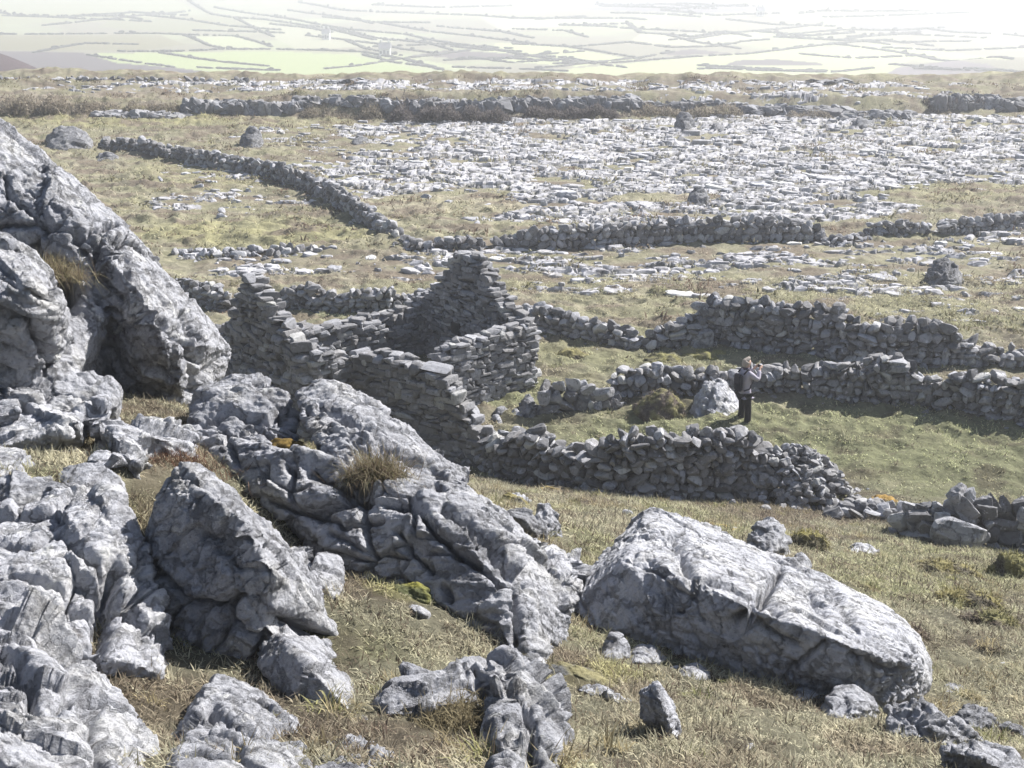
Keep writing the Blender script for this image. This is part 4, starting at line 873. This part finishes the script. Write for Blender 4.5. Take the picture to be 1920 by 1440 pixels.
thicket(560, 730, 200, 222, 2600, 'low brownish thicket under the pale scarp rocks', br)
thicket(-40, 180, 182, 214, 4200, 'brown thicket at the far left edge of the plain', br)
thicket(170, 350, 188, 213, 2600, 'brown thicket left of the scarp rocks', br)
thicket(1160, 1400, 192, 220, 3200, 'low pale brown thicket along the scarp right of the dark ones', br)
thicket(1730, 1850, 178, 205, 2200, 'dark thicket on the far right scarp', dk)
thicket(1470, 1640, 205, 224, 2000, 'thin brown scrub in front of the far right scarp', br)
thicket(85, 175, 232, 246, 900, 'scrub growing on the big dark boulder at the far left', br)
thicket(980, 1240, 146, 156, 1500, 'thin scrub along the rim of the far terrace in the middle', br)
thicket(1420, 1700, 144, 155, 1500, 'thin scrub along the rim of the far terrace on the right', br)
thicket(230, 520, 148, 156, 1500, 'thin scrub along the rim of the far terrace on the left', br)
def scarp(px0, px1, y0, y1, n, label):
    p = Pile()
    for k in range(int(n*2.2)):
        px = rng.uniform(px0, px1); g = G(px, y1+rng.uniform(-2, 2)); Yc = min(g[1], 119); g = np.array([g[0]*Yc/g[1], Yc, base_z(g[0]*Yc/g[1], Yc)[0]]); hh = (y1-y0)*g[1]/F
        d = (rng.uniform(.5, 1.7), rng.uniform(.8, 1.5), hh*rng.uniform(.55, 1.0))
        p.add(PR_big, (g[0], g[1]+rng.uniform(.3, 1.4), g[2]+d[2]*.36), d, rotm(rng.normal()*.12, rng.normal()*.14, rng.normal()*.5))
    g = G((px0+px1)/2, y1); o = p.build('rock_scarp', M_far, origin=g); return tag(o, label, 'rock outcrop', 'low rock scarps at the far end of the plain')
scarp(350, 480, 183, 219, 46, 'dark left part of the low rock scarp beyond the plain')
scarp(470, 560, 186, 219, 34, 'middle part of the far scarp with bright vertical ribs')
scarp(555, 735, 176, 203, 60, 'pale upright rock columns of the scarp left of the dark thicket')
scarp(1590, 1710, 207, 226, 40, 'low broken scarp rocks at the far right')
scarp(1760, 1880, 172, 213, 44, 'tall pale scarp rocks near the far right edge')
scarp(1290, 1400, 188, 206, 30, 'small rock step above the thin scrub right of centre')
scarp(180, 340, 208, 226, 40, 'scattered dark rocks at the far left foot of the scarp')
scarp(725, 960, 181, 218, 70, 'dark middle part of the scarp rising behind a leafless thicket')
scarp(955, 1200, 178, 214, 70, 'dark right part of the scarp curving behind the second thicket')
scarp(1190, 1300, 186, 212, 34, 'broken scarp rocks right of the dark middle part')
scarp(1400, 1600, 196, 220, 50, 'low broken scarp between the thin scrub and the far right rocks')
scarp(1880, 1990, 180, 214, 34, 'scarp rocks running out of the right edge of the view')
scarp(590, 700, 151, 158, 26, 'distant broken rocks along the terrace edge')
scarp(1380, 1620, 150, 157, 36, 'distant rocks along the right of the terrace edge')
def loose(n, box, size, label, name='loose_stone'):
    pr = Pile(); x0, x1, y0, y1 = box
    for k in range(n):
        g = G(rng.uniform(x0, x1), rng.uniform(y0, y1)); d = rng.uniform(*size, 3)*np.array([1.3, 1, .7])
        p = Pile(); p.add(PR_round, (g[0], g[1], g[2]+d[2]*.25), d, rotm(*rng.uniform(-.4, .4, 2), rng.uniform(0, 6)))
        tag(p.build(name, M_wall, origin=g), label, 'stone', label)
loose(12, (1100,1900,1180,1430), (.05,.13), 'small loose stone lying in the dry grass of the near slope')
loose(14, (1150,1700,950,1040), (.1,.26), 'loose stone lying in rough grass below the near wall')
loose(16, (1050,1900,640,700), (.12,.3), 'loose stone lying in the meadow grass before the tall wall')
loose(24, (300,900,240,440), (.3,.7), 'loose stone lying in the left-hand field of the plain')
M_hedge = plain_mat('hedge', (.035,.033,.032), .95, .3, .5)
HED = [[(215,97),(330,97),(420,93),(520,93),(600,95),(680,98),(760,112),(840,135),(900,150)],[(345,67),(390,85),(420,92)],[(345,66),(440,68),(510,88)],[(0,65),(100,65),(200,64),(300,64),(345,66)],
 [(350,0),(400,28),(430,33),(500,38),(580,50),(680,58),(760,65),(820,78),(890,88),(940,95)],[(440,35),(480,55),(515,70)],[(540,20),(620,30),(700,45)],[(680,103),(740,118),(800,125),(860,138)],
 [(960,35),(1070,35),(1180,35),(1210,38)],[(960,55),(1060,58),(1100,70)],[(1070,48),(1180,45),(1200,62),(1300,70),(1360,60),(1410,70)],[(960,83),(1060,88),(1140,100),(1200,110)],
 [(1080,88),(1180,80),(1260,90),(1340,88),(1400,78),(1440,75)],[(1040,120),(1160,118),(1300,107),(1400,102),(1500,90),(1590,80),(1670,75)],[(1070,130),(1200,140),(1290,148)],[(1360,37),(1450,47),(1560,50)],
 [(1480,100),(1600,110),(1720,105),(1900,112)],[(1590,70),(1700,65),(1850,72)],[(560,5),(640,20),(760,25),(900,30),(960,35)],[(620,55),(700,75),(800,78)],[(0,30),(120,34),(250,24),(350,30)],[(60,100),(160,82),(260,84)],
 [(700,88),(830,84),(960,92)],[(820,50),(940,60),(1000,72)],[(1420,60),(1520,68),(1600,62)],[(1240,20),(1340,30),(1460,26)],[(880,108),(960,118),(1060,112)],[(700,10),(820,15),(960,12)],[(1660,90),(1780,96),(1920,90)],[(1300,140),(1420,132),(1560,136),(1640,128)]]
_r2 = random.Random(12)
for _k in range(46):
    x, y = _r2.uniform(-60, 1850), _r2.uniform(3, 132)**1.0; sl = _r2.choice([-.12, -.05, .03, .1, .2]); ln = [(x, y)]
    for _q in range(_r2.randint(2, 4)):
        x += _r2.uniform(35, 110); y += sl*60+_r2.uniform(-5, 5); ln.append((x, min(max(y, 1), 138)))
    HED.append(ln)
def hedge(line, k):
    pts = np.array([G(*q) for q in line]); pts = pts[pts[:, 1] > 260]
    if len(pts) < 2: return None
    seg = np.linalg.norm(np.diff(pts[:, :2], axis=0), axis=1); S = np.concatenate([[0], np.cumsum(seg)])
    n = int(min(S[-1]/1.3, 600))+4; s = np.sort(rng.uniform(0, S[-1], n)); p = Pile()
    for q in s:
        x, y = np.interp(q, S, pts[:, 0])+rng.normal()*.3, np.interp(q, S, pts[:, 1])+rng.normal()*.3
        hh = rng.uniform(1.1, 1.7)*(1 if rng.random() < .97 else 1.9); z = base_z(x, y)[0]
        hh *= min(1.2, max(.55, y/1000)); p.add(PR_round, (x, y, z+hh*.35), (S[-1]/n*rng.uniform(2.2, 3.6), rng.uniform(1.4, 2.2), hh), rotm(0, 0, math.atan2(pts[-1, 1]-pts[0, 1], pts[-1, 0]-pts[0, 0])))
    return p.build('hedgerow', M_hedge, origin=pts[len(pts)//2])
for k, ln in enumerate(HED):
    hd = hedge(ln, k)
    if hd: tag(hd, 'thin dark hedgerow dividing pale fields in the hazy valley', 'hedgerow', 'hedgerows of the far valley')
field_wall([(-20,156,150),(120,156,150),(260,157,151),(400,157,151),(460,157,152)], 'far dark wall along the rim of the plain below the purple scrub hill', thick=.7, tilt=.6, sw=(.4,.9), sh=(.2,.3))
M_white = plain_mat('whitewash', (.5,.5,.49), .8, .05); M_slate = plain_mat('slate_roof', (.15,.15,.17), .7, .15)
def house(px, py, w_, label, M_r):
    g = G(px, py); t = empty('farmhouse', g); tag(t, label, 'house', 'farmhouses of the far valley')
    L, D, H, RH = w_*g[1]/F, 6.5, 3.0, 2.6; o = np.array(g); X = np.array([1, 0, 0.]); Yv = np.array([0, 1, 0.]); Zv = np.array([0, 0, 1.])
    V, Fq = box_faces(o+Zv*H/2, X*L/2, Yv*D/2, Zv*(H/2+.3)); mesh_obj('wall', V, Fq, M_white, t, origin=g)
    V = np.array([o+X*sx*(L/2+.3)+Yv*sy*(D/2+.4)*(1-k)+Zv*(H+.3+k*RH) for k in (0, 1) for sx in (-1, 1) for sy in (-1, 1)])
    rf = mesh_obj('roof', V, [[0, 2, 6, 4], [1, 5, 7, 3], [0, 4, 5, 1], [2, 3, 7, 6], [0, 1, 3, 2]], M_r, t, origin=g)
    for sx in (-1, 1):
        V, Fq = box_faces(o+X*sx*(L/2-.7)+Zv*(H+RH+.5), X*.45, Yv*.45, Zv*.8); c_ = mesh_obj('chimney', V, Fq, M_white, rf); c_.location = -t.location
    for q in np.linspace(-.33, .33, 3):
        V, Fq = box_faces(o+X*L*q-Yv*(D/2+.03)+Zv*1.6, X*.5, Yv*.05, Zv*(.6 if q else 1.)); c_ = mesh_obj('window' if q else 'door', V, Fq, M_slate, t, origin=g)
house(722, 104, 20, 'small whitewashed farmhouse at the right end of the large yellow-green field', M_slate)
house(612, 74, 13, 'tiny pale farmhouse above the large yellow-green field', M_slate)
house(1425, 30, 12, 'tiny pale farmhouse high up in the haze right of the middle', M_slate)


# ------------------------------------------------------------------ the person taking a picture
def skin_mesh(name, joints, edges, mat, parent, sub=2, origin=None):
    me = bpy.data.meshes.new(name); me.from_pydata([j[0] for j in joints], edges, []); me.update()
    o = bpy.data.objects.new('tmp', me); C.objects.link(o)
    m = o.modifiers.new('s', 'SKIN'); m.use_smooth_shade = True
    for d, j in zip(me.skin_vertices[0].data, joints): d.radius = j[1] if isinstance(j[1], tuple) else (j[1], j[1])
    me.skin_vertices[0].data[0].use_root = True
    s = o.modifiers.new('u', 'SUBSURF'); s.levels = sub; s.render_levels = sub
    e = bpy.data.meshes.new_from_object(o.evaluated_get(bpy.context.evaluated_depsgraph_get())); bpy.data.objects.remove(o)
    e.materials.clear(); e.materials.append(mat); e.name = name
    r = bpy.data.objects.new(name, e); C.objects.link(r)
    if parent is not None: r.parent = parent
    return r
M_skin = plain_mat('skin', (.52,.34,.26), .6, .06); M_jacket = plain_mat('lilac_grey_jacket', (.37,.345,.41), .85, .12, 12); M_trous = plain_mat('black_trousers', (.012,.012,.016), .9, .2)
M_hair = plain_mat('grey_blond_hair', (.36,.31,.27), .7, .25, 60); M_boot = plain_mat('black_boot', (.015,.014,.014), .7, .2); M_pack = plain_mat('dark_rucksack', (.02,.02,.035), .8, .2); M_phone = plain_mat('phone', (.04,.04,.045), .35, .1)
pg = G(1393, 805); YAW = R(-64)                      # model faces +Y, turned to look right and away
# body (skin): head, neck, torso core, arms, hands, legs in one surface
J = {'pel':((0,0,.93),.11),'sp':((0,-.01,1.12),.10),'ch':((0,0,1.30),.115),'nk':((0,.01,1.45),.052),'nk2':((0,.03,1.52),.05),'hd':((0,.045,1.60),(.078,.092)),'ht':((0,.03,1.68),(.066,.075)),
 'ls':((-.17,0,1.38),.055),'le':((-.22,.17,1.20),.042),'lw':((-.09,.31,1.43),.028),'lh':((-.075,.345,1.47),(.016,.035)),
 'rs':((.17,0,1.38),.055),'re':((.24,.17,1.23),.042),'rw':((.10,.31,1.44),.028),'rh':((.075,.345,1.48),(.016,.035)),
 'lhip':((-.09,0,.90),.085),'lk':((-.11,.02,.49),.058),'la':((-.12,-.02,.09),.038),'lf':((-.13,.11,.035),.035),
 'rhip':((.09,0,.90),.085),'rk':((.12,.03,.49),.058),'ra':((.14,-.01,.09),.038),'rf':((.16,.12,.035),.035)}
E_ = [('pel','sp'),('sp','ch'),('ch','nk'),('nk','nk2'),('nk2','hd'),('hd','ht'),('ch','ls'),('ls','le'),('le','lw'),('lw','lh'),('ch','rs'),('rs','re'),('re','rw'),('rw','rh'),('pel','lhip'),('lhip','lk'),('lk','la'),('la','lf'),('pel','rhip'),('rhip','rk'),('rk','ra'),('ra','rf')]
for sd, sx in (('l', -1), ('r', 1)):                 # fingers: separate bent chains rooted in the palm, closing on the phone
    for k in range(4):
        b0 = J[sd+'h'][0]; zz = b0[2]+.03-.02*k; ln = (.036,.042,.04,.03)[k]
        J[f'{sd}a{k}'] = ((b0[0]+sx*.004, b0[1]+.02, zz), .010); J[f'{sd}b{k}'] = ((b0[0]-sx*.012, b0[1]+.02+ln, zz), .009); J[f'{sd}c{k}'] = ((b0[0]-sx*.045, b0[1]+.03+ln, zz-.003), .008)
        E_ += [(sd+'h', f'{sd}a{k}'), (f'{sd}a{k}', f'{sd}b{k}'), (f'{sd}b{k}', f'{sd}c{k}')]
    J[sd+'t0'] = ((J[sd+'h'][0][0]-sx*.02, J[sd+'h'][0][1]-.005, J[sd+'h'][0][2]-.02), .011); J[sd+'t1'] = ((J[sd+'h'][0][0]-sx*.05, J[sd+'h'][0][1]+.005, J[sd+'h'][0][2]-.005), .009)
    E_ += [(sd+'h', sd+'t0'), (sd+'t0', sd+'t1')]
names = list(J); ix = {n_: i for i, n_ in enumerate(names)}
person = skin_mesh('person', [J[n_] for n_ in names], [(ix[a], ix[b]) for a, b in E_], M_skin, None)
# a face: nose, brow and chin pulled out of the head, eye hollows
pc = getco(person.data)
for c_, r_, d_ in (((0,.135,1.595),.022,(0,.024,-.004)),((0,.13,1.535),.03,(0,.014,-.01)),((-.03,.13,1.62),.014,(0,-.010,0)),((.03,.13,1.62),.014,(0,-.010,0)),((-.085,.04,1.60),.02,(-.014,-.004,0)),((.085,.04,1.60),.02,(.014,-.004,0))):
    pc = pc+np.exp(-(((pc-np.array(c_))/r_)**2).sum(1))[:, None]*np.array(d_)
setco(person.data, pc)
tag(person, 'person in lilac-grey jacket and black trousers raising a phone to photograph the view', 'person')
jk = [J['pel'],J['sp'],J['ch'],((0,.0,1.42),.085),J['ls'],J['le'],((-.105,.29,1.41),.03),J['rs'],J['re'],((.115,.29,1.42),.03),((0,0,.84),.165)]
jk = [(p_, tuple((np.array(r_ if isinstance(r_, tuple) else (r_, r_))*1.1+.018))) for p_, r_ in jk]
jk[0] = (jk[0][0], (.165,.135)); jk[1] = (jk[1][0], (.155,.125)); jk[2] = (jk[2][0], (.18,.13)); jk[10] = ((0,0,.80), (.185,.15))
skin_mesh('jacket', jk, [(2,1),(1,0),(0,10),(2,3),(2,4),(4,5),(5,6),(2,7),(7,8),(8,9)], M_jacket, person)
tr = [((0,0,.93),(.165,.13)),((-.095,0,.84),.10),((-.11,.02,.49),.078),((-.125,-.01,.07),.088),((.095,0,.84),.10),((.125,.03,.49),.078),((.145,0,.07),.088)]
skin_mesh('trousers', tr, [(0,1),(1,2),(2,3),(0,4),(4,5),(5,6)], M_trous, person)
for sx, (ax, ay) in ((-1, (-.125, 0)), (1, (.148, .01))):
    skin_mesh('boot', [((ax, ay-.06, .05), .052),((ax, ay+.02, .05), .05),((ax+sx*.02, ay+.16, .035), .042)], [(0,1),(1,2)], M_boot, person)
skin_mesh('hair', [((0,.005,1.715),.068),((0,-.03,1.66),(.098,.085)),((0,-.045,1.57),(.098,.065)),((0,-.03,1.50),(.075,.045)),((-.085,.01,1.60),.03),((.085,.01,1.60),.03),((0,.075,1.70),.035)], [(0,1),(1,2),(2,3),(1,4),(1,5),(0,6)], M_hair, person)
skin_mesh('scarf', [((-.07,.0,1.47),.035),((0,-.05,1.47),.035),((.07,.0,1.47),.035),((0,.07,1.46),.035)], [(0,1),(1,2),(2,3),(3,0)], plain_mat('dark_scarf', (.06,.05,.08)), person)
person.scale = (1.17,)*3; person.location = pg; person.rotation_euler = (0, 0, YAW)
def held(name, parts, label, cat):
    Mx = Matrix.Translation(Vector(pg))@Matrix.Rotation(YAW, 4, 'Z')@Matrix.Scale(1.17, 4); bm = bmesh.new()
    for c_, d_ in parts:
        r = bmesh.ops.create_cube(bm, size=1, matrix=Matrix.Translation(c_)@Matrix.Diagonal((*d_, 1)))
    bmesh.ops.bevel(bm, geom=bm.edges[:], offset=min(parts[0][1])*.3, segments=3, affect='EDGES')
    me = bpy.data.meshes.new(name); bm.to_mesh(me); bm.free(); o = bpy.data.objects.new(name, me); C.objects.link(o); o.matrix_world = Mx; return tag(o, label, cat)
ph = held('phone', [((0,.38,1.475), (.15,.011,.075))], 'dark phone held up in both hands of the person', 'phone'); ph.data.materials.append(M_phone)
rk = held('rucksack', [((-.0,-.20,1.17), (.25,.10,.40)), ((0,-.25,1.10), (.18,.05,.18))], 'dark rucksack worn on the back of the person', 'rucksack'); rk.data.materials.append(M_pack)
for sx in (-1, 1):
    st = skin_mesh('strap', [((sx*.11,-.14,1.37),.02),((sx*.12,-.02,1.475),.02),((sx*.12,.12,1.38),.02),((sx*.13,.13,1.2),.02),((sx*.15,.02,1.02),.02),((sx*.12,-.13,.98),.02)], [(0,1),(1,2),(2,3),(3,4),(4,5)], M_pack, rk)

# ------------------------------------------------------------------ haze
me = bpy.data.meshes.new('haze'); bm = bmesh.new(); bmesh.ops.create_cube(bm, size=1); bm.to_mesh(me); bm.free()
hz = bpy.data.objects.new('haze', me); C.objects.link(hz); hz.location = (0, 2100, 15); hz.scale = (15000, 4600, 130); tag(hz, kind='stuff')
mh = bpy.data.materials.new('haze'); mh.use_nodes = True; t = mh.node_tree; t.nodes.remove(t.nodes['Principled BSDF'])
pv = t.nodes.new('ShaderNodeVolumePrincipled'); pv.inputs['Color'].default_value = (.93,.95,1,1); pv.inputs['Density'].default_value = .0008; pv.inputs['Anisotropy'].default_value = .35
t.links.new(pv.outputs[0], t.nodes['Material Output'].inputs['Volume']); me.materials.append(mh)
print('verts', sum(len(o.data.vertices) for o in bpy.data.objects if o.type == 'MESH'))
